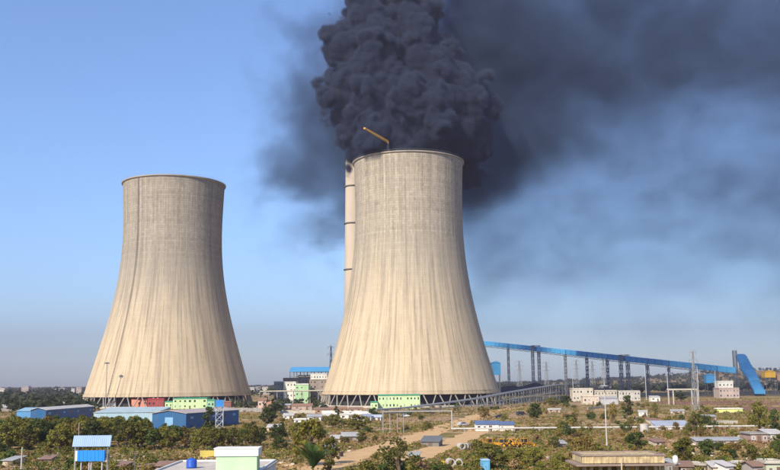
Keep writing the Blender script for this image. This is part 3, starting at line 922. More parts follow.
# pale blue shed: its sheet roof slopes to the viewer
building('warehouse', 'wide pale blue metal shed between the two dark blue sheds', 'shed', 94, 157, 421.5, 412.5, 26, corrugated((.36, .52, .60), .8), corrugated((.42, .55, .60), .8), 'lean', 1, 0, 0.0, 1.6, False)
building('warehouse', 'small light blue shed at the far left, beside the long dark blue shed', 'shed', 17, 33, 420, 411, 12, corrugated((.10, .32, .60), .8), corrugated((.30, .50, .66), .8), 'lean', 1, 0, .05, 1.2, False)
building('warehouse', 'low long warehouse with a pale roof at the left edge, beyond the sheds', 'shed', -12, 27, 411, 407.5, 26, M_grey_conc, M_tinw, 'gable_x', 1, 0, 0, 1.5, False)
building('warehouse', 'low grey warehouse with a pale roof beyond the long dark blue shed', 'shed', 28, 64, 408, 404.5, 24, M_grey_conc, M_tinw, 'gable_x', 1, 0, 0, 1.4, False)

# --- at the foot of the left tower
M_salmon = paint((.68, .27, .17), .85, .25, .4); M_redw = paint((.33, .07, .07), .85, .3, .4); M_redroof = corrugated((.50, .05, .07), .6)
building('salmon_house', 'salmon pink block with a red roof at the foot of the left tower', 'building', 131.5, 147, 408.5, 399.2, 9, M_salmon, M_redroof, 'flat', 1, 3, 0, None, False)
building('maroon_house', 'maroon block with a red roof, right beside the salmon pink block', 'building', 147.6, 164, 408.6, 399.4, 9, M_redw, M_redroof, 'flat', 1, 4, 0, None, True)
M_lgreen = paint((.52, .66, .36), .85, .2, .4); M_dgreen = corrugated((.05, .32, .20), .6); M_mgreen = paint((.30, .52, .34), .85, .25, .4)
building('green_house', 'pale green block with a dark green roof at the right foot of the left tower', 'building', 173, 207, 409, 398.8, 12, M_lgreen, M_dgreen, 'flat', 2, 7, 0, None, True)
building('green_house', 'low green annex at the left end of the pale green block', 'building', 165, 172.6, 409, 402, 9, M_lgreen, M_dgreen, 'flat', 1, 2, 0, None, False)
building('green_house', 'darker green annex at the right end of the pale green block', 'building', 207.4, 214.5, 409, 400.5, 10, M_mgreen, M_dgreen, 'flat', 1, 2, 0, None, False)
building('brown_hut', 'small brown hut at the right foot of the left tower', 'hut', 223, 231, 409, 402, 6, paint((.27, .12, .10), .85, .3, .5), M_rust, 'flat', 1, 2, 0, None, True)

# --- at the foot of the smoking tower
gb_ = building('green_hall', 'long pale green hall with a dark green roof under the smoking tower', 'building', 378, 420, 409, 395.5, 12, M_lgreen, M_dgreen, 'flat', 2, 12, 0, None, True)
building('green_hall', 'low green porch block at the left end of the pale green hall', 'building', 370.5, 377.7, 409.5, 402.5, 9, M_lgreen, M_dgreen, 'flat', 1, 2, 0, None, False)
MB().bar((-11, 0, 0), (-11, 0, 1), .01, 3)

# --- plant buildings in the gap between the towers
M_conc_b = paint((.36, .30, .25), .9, .4, .1)
building('plant_block', 'white roofed block behind the green and white office in the tower gap', 'plant building', 283.5, 296, 401, 382.5, 18, M_white, M_white, 'flat', 4, 4, 0, None, False, Y=738)
building('office_block', 'narrow green office block with a white cap in the gap between the towers', 'building', 295, 308.5, 400.5, 384.5, 16, paint((.40, .62, .36), .85, .25, .3), M_white, 'flat', 3, 3, 0, None, True, Y=716, frames=True)
building('plant_block', 'brown concrete plant block right of the green office, next to the smoking tower', 'plant building', 309.5, 331, 400, 380, 30, M_conc_b, M_conc_b, 'flat', 5, 6, 0, None, False, Y=736)
building('plant_block', 'grey unfinished block left of the green office in the tower gap', 'plant building', 274, 283, 401, 382, 18, paint((.32, .31, .29), .9, .4, .15), M_white, 'flat', 4, 3, 0, None, False, Y=745)
building('plant_block', 'white upper plant block standing high behind the brown one', 'plant building', 310.5, 327, 398, 374.5, 22, M_white, M_white, 'flat', 5, 6, 0, None, False, Y=772)
building('plant_block', 'tan block low behind the grey unfinished block in the tower gap', 'plant building', 283, 312, 398, 378.5, 20, paint((.36, .28, .24), .9, .4, .15), M_conc_b, 'flat', 4, 8, 0, None, False, Y=800)
# boiler house with its blue roof
a, b_ = P(289.5, 371.8, 930), P(333, 371.8, 930); t_ = P(289.5, 366.8, 930).z
bh = thing('boiler_house', 'open steel boiler house with a bright blue roof in the tower gap', 'plant building', (a.x, 930, 0))
Wb = b_.x - a.x
MB().prism([Vector((0, 0, 0)), Vector((0, 40, 0)), Vector((0, 40, 1.5)), Vector((0, 18, t_ - a.z)), Vector((0, 0, 1.2))], (0, 0, a.z), (Wb, 0, a.z)).build('roof', M_blue2, bh)
for i in range(7):
    x = Wb * i / 6
    for y in (1, 38): MB().bar((min(max(x, .5), Wb - .5), y, 0), (min(max(x, .5), Wb - .5), y, a.z - .02), .5, 4).build('column', M_darksteel, bh)
for i in range(4):
    z = a.z * (i + .8) / 4.6
    MB().box((Wb / 2, 20, z), (Wb - 2, 36, .6)).build('floor_deck', M_grey_conc, bh)
MB().box((Wb * .55, 22, a.z * .45), (Wb * .75, 26, a.z * .86)).build('boiler_casing', M_conc_b, bh)

# --- white houses and sheds beyond the scrub on the right
for x0, x1, yb, yt, dp, lab, fl, wn2, mt in (
        (572.5, 593, 401, 389, 12, 'white two storey house at the left of the row under the long conveyor', 2, 6, paint((.60, .55, .47), .85, .4, .25)),
        (594.5, 617, 401, 391, 11, 'white two storey house in the middle of the row under the long conveyor', 2, 7, paint((.54, .50, .42), .85, .4, .3)),
        (618.5, 640, 400.5, 391.5, 11, 'white house at the right of the row under the long conveyor', 2, 7, paint((.56, .53, .48), .85, .4, .3))):
    building('white_house', lab, 'house', x0, x1, yb, yt, dp, mt, None, 'flat', fl, wn2, 0, None, False, Y=730)
building('white_house', 'pale cream house in front of the white row, low, with a flat roof', 'house', 583, 599, 404.5, 396.5, 8, paint((.62, .53, .42), .85, .3, .4), None, 'flat', 1, 4)
building('tin_shed', 'grey tin roofed shed right of the pale cream house', 'shed', 601, 618, 404.5, 398.5, 8, paint((.45, .45, .46), .8, .3, .5), M_tin, 'lean', 1, 0, 0, 1.0, False)
building('white_house', 'small white house left of the thin pale pole right of the white row', 'house', 651, 660, 401.5, 397, 6, M_white, M_tinw, 'lean', 1, 2)
building('plant_block', 'low pinkish block with a flat roof left of the blue ramp foot', 'plant building', 719, 739, 399, 388.5, 14, paint((.46, .37, .33), .85, .3, .3), None, 'flat', 2, 6, 0, None, False, Y=800)
building('plant_block', 'small white block behind the low pinkish block by the blue ramp', 'plant building', 718, 733, 397, 381.5, 10, M_white, None, 'flat', 2, 4, 0, None, False, Y=860)
building('long_shed', 'long lime green shed with a flat roof in the reddish field', 'shed', 717, 742.5, 412.5, 408.8, 4, paint((.62, .66, .25), .8, .2, .4), M_white, 'flat', 1, 0, 0, None, False)
building('long_shed', 'long low shed with a pale blue tin roof behind the white pipeline', 'shed', 656, 690, 429.5, 425.4, 6, paint((.55, .55, .56), .8, .3, .5), corrugated((.40, .44, .52), .5), 'lean', 1, 5, 0, 1.2, False)
# white hut with blue roof
building('white_hut', 'long white hut with a blue grey roof beside the dirt road', 'hut', 476, 499, 431, 424.2, 6, M_white, corrugated((.10, .16, .30), .5), 'gable_x', 1, 4, 0, .9, True, frames=True)
building('white_hut', 'white hut with a blue grey roof and dark openings, right of the long white hut', 'hut', 499.8, 514, 431, 424.6, 6, paint((.66, .60, .52), .85, .3, .5), corrugated((.10, .16, .30), .5), 'gable_x', 1, 3, 0, .8, False, frames=True)
building('grey_hut', 'small hut with a sloping dark grey roof beside the dirt road', 'hut', 421, 439, 446.5, 441.5, 4.5, paint((.20, .19, .18), .85, .3, .5), corrugated((.15, .16, .17), .4), 'lean', 1, 1, -.25, 1.0, True)
for x0, x1, yb, yt, dp, wl, rf, k, lab in (
        (283, 293, 419, 415.5, 5, M_white, M_tinw, 'lean', 'small white tin roofed hut at the left end of the settlement'),
        (267, 279, 431, 427.5, 5, paint((.60, .44, .30), .85, .3, .5), M_tinw, 'lean', 'small tan hut with a pale roof among the trees below the tower gap'),
        (294, 306, 423.5, 419.5, 5, M_white, M_white, 'flat', 'white flat roofed hut in front of the tower gap settlement'),
        (307, 321, 421, 416.6, 5, paint((.66, .64, .58), .85, .3, .5), M_tin, 'lean', 'whitish hut with a grey tin roof in the middle of the settlement'),
        (322, 336, 419.5, 415.6, 5, M_white, M_tinw, 'gable_x', 'white gabled hut in the middle of the settlement'),
        (340, 353, 419, 414.6, 5, M_white, M_white, 'flat', 'white flat roofed hut under the left legs of the smoking tower'),
        (354, 361, 424.5, 418.5, 5, M_white, M_tinw, 'lean', 'white hut with a bare side wall right of the wide green bush'),
        (362, 371, 421, 416.5, 5, paint((.60, .62, .66), .85, .3, .5), corrugated((.30, .36, .48), .4), 'lean', 'bluish grey hut left of the pipeline portal'),
        (372, 381, 420.5, 417.2, 4, M_white, corrugated((.55, .62, .72), .4), 'lean', 'tiny pale hut right beside the pipeline portal'),
        (315, 329, 413.5, 409.5, 5, paint((.42, .25, .18), .85, .3, .5), M_rust, 'lean', 'rust brown hut below the left legs of the smoking tower'),
        (331, 346, 412.5, 408.6, 5, paint((.36, .22, .17), .85, .3, .5), M_rust, 'gable_x', 'rust brown gabled hut below the legs of the smoking tower'),
        (349, 362, 412.5, 409, 5, paint((.48, .36, .30), .85, .3, .5), M_rust, 'lean', 'pinkish brown hut left of the green porch block'),
        (258, 266, 408.5, 400.5, 8, paint((.55, .42, .34), .85, .3, .4), M_rust, 'gable_x', 'tan gabled house right of the left cooling tower'),
        (266.5, 277, 409.5, 402, 8, paint((.52, .27, .18), .85, .3, .4), M_rust, 'gable_y', 'terracotta gabled house right of the left cooling tower'),
        (278, 290, 410, 405.4, 6, paint((.40, .30, .24), .85, .3, .4), M_tin, 'lean', 'brown shack with a tin roof below the green office'),
        (292, 312, 410, 405.8, 6, paint((.44, .34, .28), .85, .3, .4), M_rust, 'gable_x', 'long brown shack with a rusty roof below the green office')):
    building('hut', lab, 'hut', x0, x1, yb, yt, dp, wl, rf, k, 1, 2, 0, None, True)
for x0, x1, yb, yt, wl, rf, k, lab in (
        (167, 177, 434, 430.2, paint((.60, .56, .50), .85, .4, .6), M_tinw, 'lean', 'pale shack among the trees below the big blue shed gable'),
        (112, 123, 470.5, 466.2, paint((.34, .22, .16), .9, .45, .8), M_rust, 'lean', 'brown ruin beside the sandy path, left of the thin dark pole'),
        (139, 151, 471, 466.5, paint((.38, .25, .18), .9, .45, .8), M_rust, 'flat', 'brown flat ruin right of the thin dark pole'),
        (156, 174, 471, 466, paint((.40, .28, .20), .9, .45, .8), M_rust, 'lean', 'long brown ruin left of the white flat roofed house'),
        (2, 13, 466, 460.5, paint((.52, .42, .30), .9, .45, .8), M_tin, 'lean', 'tan shack in the lower left corner beside the weathered pole'),
        (40, 50, 463, 459.2, paint((.36, .26, .20), .9, .45, .8), M_rust, 'lean', 'small brown shack left of the blue tank shelter'),
        (639, 647, 416, 411.8, M_white, M_tinw, 'lean', 'small white hut in the scrub above the upright cylinder tank'),
        (671, 684, 414, 410.8, paint((.56, .50, .42), .9, .4, .6), M_tin, 'gable_x', 'pale shed in the scrub left of the tall pylon'),
        (548, 560, 412.5, 409.6, paint((.50, .38, .28), .9, .4, .6), M_tinw, 'lean', 'tan shed in the scrub right of the round dark green tree'),
        (650, 660, 423.5, 420, paint((.58, .48, .40), .9, .4, .6), M_rust, 'lean', 'pinkish hut just above the long low shed'),
        (705, 716, 420.5, 416.5, paint((.46, .34, .28), .9, .4, .6), M_tin, 'lean', 'brown hut in the scrub left of the lime green shed'),
        (556, 566, 448, 443.6, paint((.50, .42, .34), .9, .4, .6), M_tin, 'lean', 'greyish hut in the scrub right of the yellow machines'),
        (655, 666, 446, 441.8, paint((.54, .44, .34), .9, .4, .6), M_rust, 'lean', 'tan rusty roofed hut right of the round dark green tree below the pipeline'),
        (408, 417, 459.5, 456, paint((.46, .38, .30), .9, .4, .6), M_tin, 'lean', 'tiny grey hut between the two dirt tracks')):
    building('hut', lab, 'hut', x0, x1, yb, yt, 4, wl, rf, k, 1, 2, wr.uniform(-.3, .3), .5, True)
# tents and tin shelters on the left of the dirt road
building('tin_shelter', 'grey tin shelter left of the dirt road bend', 'shelter', 343, 358, 441, 436.3, 6, paint((.40, .36, .32), .85, .4, .5), M_tin, 'gable_x', 1, 1, .15, .9, True)
building('tin_shelter', 'low cream shelter beside the grey tin shelter', 'shelter', 330.5, 342, 443, 438.6, 5, paint((.58, .48, .36), .85, .4, .5), M_tinw, 'lean', 1, 1, 0, .6, True)
building('tin_shelter', 'small dark tin shelter between the trees and the dirt road', 'shelter', 325.5, 334.5, 452.5, 447.5, 4, paint((.3, .3, .32), .85, .4, .5), corrugated((.34, .37, .44), .4), 'lean', 1, 1, .1, .7, True)
# houses along the right
building('brick_house', 'pinkish brick house with a flat roof behind the dark tree on the right', 'house', 750.5, 767.5, 443, 434.2, 7, paint((.40, .27, .23), .9, .35, .6), M_grey_conc, 'flat', 1, 3, 0, None, True, frames=True)
building('brick_house', 'pale pink house at the right edge, next to the brick house', 'house', 770, 786, 441.5, 434, 7, paint((.55, .46, .42), .9, .35, .6), M_tinw, 'lean', 1, 3, 0, .8, True, frames=True)
for x0, x1, yb, yt, lab, wl in ((697, 717, 445, 440.6, 'low tumbledown stone shack left of the brick house', paint((.42, .36, .31), .9, .45, .8)),
                                (720, 744, 444, 440.4, 'long low pale shack between the stone shack and the brick house', paint((.56, .52, .47), .9, .45, .8))):
    building('shack', lab, 'hut', x0, x1, yb, yt, 4.5, wl, M_tin, 'lean', 1, 3, 0, .5, True)

# --- close below: cream building, stair house, tank shelter, roofs
cb0, cb1 = P(582.5, 470, 150), P(665, 470, 150)
cbw = cb1.x - cb0.x
zt, zl = P(620, 456, 150).z, P(620, 464.5, 150).z
cb = thing('cream_building', 'stained cream building with a projecting ledge over dark openings, bottom right of centre', 'building', (cb0.x, 150, 0))
M_cstain = paint((.64, .50, .27), .9, .95, 1.5, 'stained_cream_plaster'); M_ledge = paint((.30, .22, .18), .9, .4, .6)
MB().box((cbw / 2, 4, (zt + zl) / 2 + .1), (cbw, 8, zt - zl - .2)).build('upper_wall', M_cstain, cb)
cop = MB(); cop.box((cbw / 2, .1, zt + .1), (cbw + .5, .5, .2)); cop.box((cbw / 2, 7.9, zt + .1), (cbw + .5, .5, .2)); cop.box((.1, 4, zt + .1), (.5, 7.2, .2)); cop.box((cbw - .1, 4, zt + .1), (.5, 7.2, .2)); cop.build('coping', M_ledge, cb)
MB().box((cbw / 2, 4, zt - .15), (cbw - .6, 7.2, .1)).build('roof', M_grey_conc, cb)
MB().box((cbw / 2, 3.2, zl), (cbw + 2.4, 9.6, .22)).build('ledge', M_ledge, cb)
M_yelw = paint((.60, .36, .06), .9, .35, .5)
n = 9
for k in range(n + 1):
    x = cbw * k / n
    MB().box((min(max(x, .3), cbw - .3), .25, (zl - .11) / 2), (.55, .5, zl - .11)).build('pillar', M_cstain, cb)
MB().box((cbw / 2, 5.4, (zl - .11) / 2), (cbw, 5.0, zl - .115)).build('lower_wall', M_yelw, cb)
for k in range(n):
    x = cbw * (k + .5) / n
    if k in (4, 5): MB().box((x, .5, (zl - .11) / 2), (cbw / n - .56, .2, zl - .12)).build('infill_panel', M_yelw, cb)
    else: MB().box((x, 2.86, 1.1), (cbw / n * .5, .08, 2.1)).build('door', M_glass, cb)
for k in range(11):
    x = cbw * (k + .5) / 11
    MB().box((x, -.04, zl + .12 + (zt - zl) * .5), (.10, .09, (zt - zl) * .8)).build('pilaster', M_cstain, cb)
mb = MB(); mb.bar((cbw * .43, -2.5, 0), (cbw * .43, -2.5, zl + 1.2), .10, 6); mb.build('downpipe', M_cream, cb)

# flat roof with the stair house
rz = P(230, 461.5, 128).z
r0, r1 = P(181, 461, 128), P(276, 461, 128)
rh = thing('roof_house', 'white flat roofed house with a pale green stair room on top, bottom edge', 'house', (r0.x, 98, 0))
rw = r1.x - r0.x
MB().box((rw / 2, 15, rz / 2 - .1), (rw, 30, rz - .2)).build('wall', M_white, rh)
MB().box((rw / 2, 15, rz - .05), (rw + .5, 30.5, .2)).build('roof_slab', paint((.56, .50, .43), .9, .4, .5), rh)
par = MB()
for c, s in (((rw / 2, 29.9, rz + .15), (rw, .2, .2)), ((.12, 15, rz + .15), (.2, 29.5, .2)), ((rw - .12, 15, rz + .15), (.2, 29.5, .2))): par.box(c, s)
par.build('parapet', M_white, rh)
s0, s1 = P(216, 456, 112), P(257, 456, 112); sz = P(236, 448.6, 112).z; szb = P(236, 456, 112).z
sw = s1.x - s0.x; sxo = s0.x - r0.x
sh = MB().box((sxo + sw / 2, 15.2, (rz + szb) / 2 + .05), (sw, 2.4, szb - rz - .1)).build('stair_room', paint((.45, .66, .40), .85, .12, .4), rh)
MB().box((sxo + sw / 2, 15.2, (sz + szb) / 2), (sw + .35, 2.75, sz - szb)).build('parapet_band', paint((.78, .77, .75), .85, .15, .4), sh)
MB().box((sxo + sw * .5, 15.2, sz + .04), (sw + .5, 2.9, .08)).build('coping', M_white, sh)
# blue barrel tank on that roof
tp = P(191.5, 468, 118)
tk = thing('water_barrel', 'round royal blue water tank on the white flat roof', 'water tank', (tp.x, 118, rz + .05))
MB().lathe([(.01, 0), (.62, 0), (.66, .25), (.62, .3), (.66, .55), (.62, .6), (.66, .85), (.55, 1.05), (.28, 1.18), (.01, 1.2)], 24).build('tank', paint((.02, .09, .45), .4, .15, 1.0), tk, True)
MB().lathe([(.01, 1.18), (.24, 1.18), (.24, 1.3), (.01, 1.32)], 16).build('lid', M_darksteel, tk)
# pale blue sheet roof over a bright blue tank box on posts
k0, k1 = P(72.5, 440, 140), P(110.5, 440, 140)
kz1, kz0 = P(92, 435.6, 140).z, P(92, 446.5, 140).z
ks = thing('tank_shelter', 'pale blue corrugated sheet roof raised on posts over a bright blue tank, lower left', 'shelter', (k0.x, 140, 0))
kw = k1.x - k0.x
nrib = 19
for k in range(nrib):
    x0_, x1_ = kw * k / nrib, kw * (k + 1) / nrib
    xm = (x0_ + x1_) / 2
    MB().add([(x0_, 0, kz0), (xm, -.06, kz0), (x1_, 0, kz0), (x0_, .6, kz1), (xm, .54, kz1), (x1_, .6, kz1), (x0_, .05, kz0 - .03), (x1_, .05, kz0 - .03), (x0_, .65, kz1 - .03), (x1_, .65, kz1 - .03)],
             [(0, 1, 4, 3), (1, 2, 5, 4), (6, 8, 9, 7), (0, 6, 7, 2, 1), (3, 4, 5, 9, 8), (0, 3, 8, 6), (2, 7, 9, 5)]).build('roof_sheet', paint((.30, .42, .66), .5, .2, .8), ks)
for x in (.4, kw - .4):
    for y in (.15, .55): MB().bar((x, y, 0), (x, y, kz0 + (kz1 - kz0) * (y / .6) - .12), .07, 6).build('post', M_galv, ks)
b0_, b1_ = P(78, 455, 140), P(105, 455, 140); bz1, bz0 = P(92, 450.5, 140).z, P(92, 461, 140).z
bt = thing('blue_tank', 'bright blue box tank on legs under the pale blue sheet roof', 'water tank', (b0_.x, 139.6, 0))
bw = b1_.x - b0_.x
tb = MB(); tb.box((bw / 2, .45, (bz0 + bz1) / 2), (bw, .7, bz1 - bz0)); 
for k in range(7): tb.box((bw * (k + .5) / 7, .09, (bz0 + bz1) / 2), (.05, .04, (bz1 - bz0) * .96))
tb.build('tank', paint((.02, .24, .78), .45, .12, .8), bt)
MB().box((-.16, .45, (bz0 + bz1) / 2), (.3, .7, (bz1 - bz0) * .96)).build('end_plate', M_white, bt)
for x in (.5, bw * .42, bw * .5, bw - .4): MB().bar((x, .45, 0), (x, .45, bz0), .09, 6).build('leg', M_lightsteel, bt)

# low houses along the bottom right edge
for x0, x1, yt, dp, yw, lab, wl, rf, k in ((667, 678, 464, 4, .1, 'grey low house right beside the cream building', paint((.42, .40, .38), .9, .45, .8), M_tin, 'lean'),
        (681, 692, 466.5, 4, -.2, 'small rusty shack under the yellow green tree, bottom edge', paint((.40, .33, .27), .9, .45, .8), M_rust, 'lean'),
        (699, 711, 465.5, 5, .15, 'low cream walled house at the bottom edge, right of the rusty shack', paint((.62, .52, .36), .9, .4, .6), M_pale_conc, 'flat'),
        (713, 723, 467, 4, -.1, 'small cream shed with a pale roof at the bottom edge', paint((.66, .56, .40), .9, .4, .6), M_tinw, 'lean'),
        (726, 734, 466, 3.5, .2, 'tiny white hut at the bottom edge, right of the small cream shed', M_white, M_tinw, 'lean'),
        (737, 749, 464.5, 4.5, -.12, 'low yellowish house at the bottom edge, right of the tiny white hut', paint((.66, .54, .30), .9, .4, .6), M_tinw, 'flat'),
        (753, 763, 466, 4, .1, 'low grey brick shack near the bottom right corner', paint((.40, .35, .31), .9, .45, .8), M_rust, 'gable_x'),
        (766, 784, 463.5, 5, -.08, 'low greenish house in the bottom right corner', paint((.50, .52, .40), .9, .4, .6), M_pale_conc, 'flat')):
    building('low_house', lab, 'house', x0, x1, 490, yt, dp, wl, rf, k, 1, 2, yw, .5, True, Y=157 + 6 * math.sin(x0))
for px, py, lab in ((675.5, 462, 'slim white chimney pipe on the grey cluttered house'),):
    q = P(px, py, 157); t = thing('roof_tank', 'white upright tank on the grey low house beside the cream building', 'water tank', (q.x, 157, q.z - .4))
    MB().lathe([(.01, 0), (.42, 0), (.45, .6), (.42, 1.2), (.2, 1.45), (.01, 1.5)], 18).build('tank', M_white, t, True)
    MB().lathe([(.01, 1.49), (.15, 1.49), (.15, 1.6), (.01, 1.6)], 12).build('lid', M_darksteel, t)

# yard walls
def yard_wall(label, pts, h, mat):
    t = thing('yard_wall', label, 'wall', (pts[0].x, pts[0].y, 0))
    o_ = Vector((pts[0].x, pts[0].y, 0))
    for a, b_ in zip(pts[:-1], pts[1:]):
        n = max(1, int((b_ - a).length / 3.2))
        for k in range(n):
            p0, p1 = a + (b_ - a) * (k / n), a + (b_ - a) * ((k + .97) / n)
            c = (p0 + p1) / 2 - o_; d_ = p1 - p0
            hh_ = h * (1 + .08 * math.sin(k * 2.3))
            MB().box((c.x, c.y, hh_ / 2), (d_.length, .22, hh_), math.atan2(d_.y, d_.x)).build('wall_panel', mat, t)
    return t
yard_wall('yellowish plastered yard wall left of the white flat roofed house', [G(200, 457.5), G(216, 457.5)], 1.5, paint((.52, .42, .10), .9, .3, .5))
yard_wall('broken pale yard wall along the sandy path, lower left', [G(100, 464), G(128, 463.5)], .8, M_pale_conc)
yard_wall('pale broken wall in the brush behind the white pipeline', [G(588, 409.5), G(607, 408)], 1.3, M_pale_conc)
yard_wall('long pale boundary wall below the legs of the smoking tower', [G(280, 413.6), G(318, 413.4)], 1.7, M_pale_conc)
yard_wall('whitish boundary wall behind the settlement huts', [G(322, 414), G(372, 414.6)], 1.7, M_white)
yard_wall('pale wall under the dark tree at the right, behind the pipeline', [G(712, 424), G(738, 423.5)], 1.2, M_pale_conc)
yard_wall('grey wall at the foot of the left tower, facing the sheds', [G(226, 411.5), G(262, 412)], 2.2, M_grey_conc)

# white cylinder tank by the pipeline
q = G(644.5, 433.5)
t = thing('cylinder_tank', 'upright whitish cylinder tank on the white pipeline', 'tank', q[:])
hz_ = P(644.5, 424, q.y).z
MB().lathe([(.01, 0), (1.25, 0), (1.25, hz_ - .25), (1.32, hz_ - .25), (1.32, hz_), (.01, hz_ + .15)], 24).build('drum', paint((.55, .50, .46), .8, .4, .6), t)
mb = MB(); mb.path([(1.3, -.3, 0), (1.4, -.3, hz_)], .05, 4); mb.path([(1.3, .3, 0), (1.4, .3, hz_)], .05, 4); mb.build('ladder', M_galv, t)
# concrete pipe rings
def pipe_ring(label, px, py, R_, L_, yaw, mat):
    q = G(px, py)
    t = MB()
    t.lathe([(R_ * .74, 0), (R_, 0), (R_, L_), (R_ * .74, L_)], 28, close=True)
    me = t.mesh('pipe_ring', mat)
    o = obj('concrete_pipe', me, None, (q.x, q.y, R_))
    o.rotation_euler = (math.pi / 2, 0, yaw)
    return tag(o, label, 'concrete pipe')
M_ring = paint((.46, .43, .39), .85, .25, .6)
pipe_ring('left of the two round concrete pipe ends below the dirt road', 449.3, 466, .78, 2.2, .12, M_ring)
pipe_ring('right of the two round concrete pipe ends below the dirt road', 459.3, 466, .74, 2.2, -.1, M_ring)
pipe_ring('white concrete pipe section lying beside the track, left of the yellow machines', 460, 449.5, .8, 1.7, .3, M_ring)
pipe_ring('grey concrete pipe section right of the white one beside the track', 467.5, 449, .75, 1.7, -.35, M_ring)
# yellow drum beside the rings
q = G(443.5, 466)
dr = thing('yellow_drum', 'small yellow steel drum left of the concrete pipe ends', 'drum', q[:])
MB().lathe([(.01, 0), (.45, 0), (.47, .3), (.45, .33), (.47, .6), (.45, .63), (.46, .95), (.42, .93), (.01, .93)], 20).build('body', paint((.62, .40, .04), .5, .3, 1.0), dr)
MB().lathe([(.01, .94), (.08, .94), (.08, .98), (.01, .98)], 10, (.2, 0)).build('bung', M_darksteel, dr)
q = G(341.3, 456.5)
dr = thing('black_drum', 'small black drum standing alone on the dirt road', 'drum', q[:])
MB().lathe([(.01, 0), (.42, 0), (.44, .3), (.42, .33), (.44, .6), (.42, .63), (.43, .98), (.39, .96), (.01, .96)], 20).build('body', paint((.03, .03, .035), .5, .3, 1.0), dr)
MB().lathe([(.01, .97), (.08, .97), (.08, 1.0), (.01, 1.0)], 10, (.2, 0)).build('bung', M_darksteel, dr)
# blue cabin
q = G(485.3, 473)
cbn = thing('blue_cabin', 'small light blue cabin with a sloping lid at the bottom edge below the yellow machines', 'cabin', q[:], .2)
cz = P(485, 460, q.y).z
MB().box((0, 0, cz / 2), (1.35, 1.35, cz - .1)).build('body', paint((.12, .38, .62), .6, .2, .8), cbn)
MB().add([(-.75, -.75, cz - .04), (.75, -.75, cz - .04), (.75, .75, cz + .12), (-.75, .75, cz + .12), (-.75, -.75, cz + .04), (.75, -.75, cz + .04), (.75, .75, cz + .2), (-.75, .75, cz + .2)], [(3, 2, 1, 0), (4, 5, 6, 7), (0, 1, 5, 4), (1, 2, 6, 5), (2, 3, 7, 6), (3, 0, 4, 7)]).build('lid', paint((.35, .55, .70), .6, .2, .8), cbn)
MB().box((0, -.69, cz * .45), (.8, .05, cz * .75)).build('door', paint((.16, .44, .68), .6, .2, .8), cbn)

# ------------------------------------------------------------------ vehicles and machines
M_tyre = paint((.025, .025, .025), .9, .1, 2.0)
M_mach = paint((.58, .27, .015), .6, .45, 1.2)
def wheel(t, x, y, r, wd, hub):
    mb = MB(); n = 16
    vs_ = []
    o = MB().bar((x, y - wd / 2, r), (x, y + wd / 2, r), r, n).build('wheel', M_tyre, t)
    MB().bar((x, y - wd / 2 - .02, r), (x, y + wd / 2 + .02, r), r * .5, 10).build('rim', hub, o)
def loader(label, px, py, yaw, boom=True):
    q = G(px, py)
    t = thing('backhoe_loader', label, 'backhoe loader', q[:], yaw)
    b = MB(); b.prism([Vector((-1.6, 0, .75)), Vector((1.9, 0, .75)), Vector((1.9, 0, 1.55)), Vector((.4, 0, 1.75)), Vector((-1.6, 0, 1.6))], (0, -.55, 0), (0, .55, 0)); b.build('body', M_mach, t)
    c = MB()
    for x, y in ((-.9, -.75), (.55, -.75), (.55, .75), (-.9, .75)): c.bar((x, y, 1.4), (x * .92, y * .92, 2.75), .07, 4)
    c.box((-.2, 0, 1.35), (1.6, 1.5, .5)); c.build('cab', M_mach, t)
    MB().box((-.2, 0, 2.8), (1.75, 1.65, .12)).build('cab_roof', M_mach, t)
    MB().box((-.2, 0, 2.17), (1.3, 1.3, 1.1)).build('cab_glass', M_glass, t)
    for x, r in ((-1.0, .78), (1.35, .5)):
        for s in (-1, 1): wheel(t, x, s * .95, r, .4, M_mach)
    l = MB()
    for s in (-.6, .6): l.path([(.5, s, 1.5), (2.3, s, 1.4), (2.9, s, .7)], .11, 4)
    l.build('loader_arm', M_mach, t)
    MB().prism([Vector((2.8, 0, .15)), Vector((3.6, 0, .15)), Vector((3.5, 0, .3)), Vector((3.0, 0, .4)), Vector((2.95, 0, 1.0)), Vector((2.8, 0, .9))], (0, -1.1, 0), (0, 1.1, 0)).build('front_bucket', M_mach, t)
    if boom:
        MB().path([(-1.6, 0, 1.0), (-2.5, 0, 2.9), (-3.6, 0, 2.1)], .16, 5).build('boom', M_mach, t)
        MB().prism([Vector((-3.9, 0, 1.2)), Vector((-3.3, 0, 1.1)), Vector((-3.3, 0, 1.9)), Vector((-3.6, 0, 2.1))], (0, -.35, 0), (0, .35, 0)).build('bucket', M_mach, t)
    t.scale = (.82, .82, .74)
    return t
loader('yellow backhoe loader at the left of the row of yellow machines', 490, 447.3, .25)
loader('yellow backhoe loader second from left in the row of yellow machines', 502, 447.6, 2.7)
loader('yellow backhoe loader third from left in the row of yellow machines', 513, 447.4, -.2)
loader('yellow backhoe loader with its cab highest at the right of the row', 525, 447.2, .5)
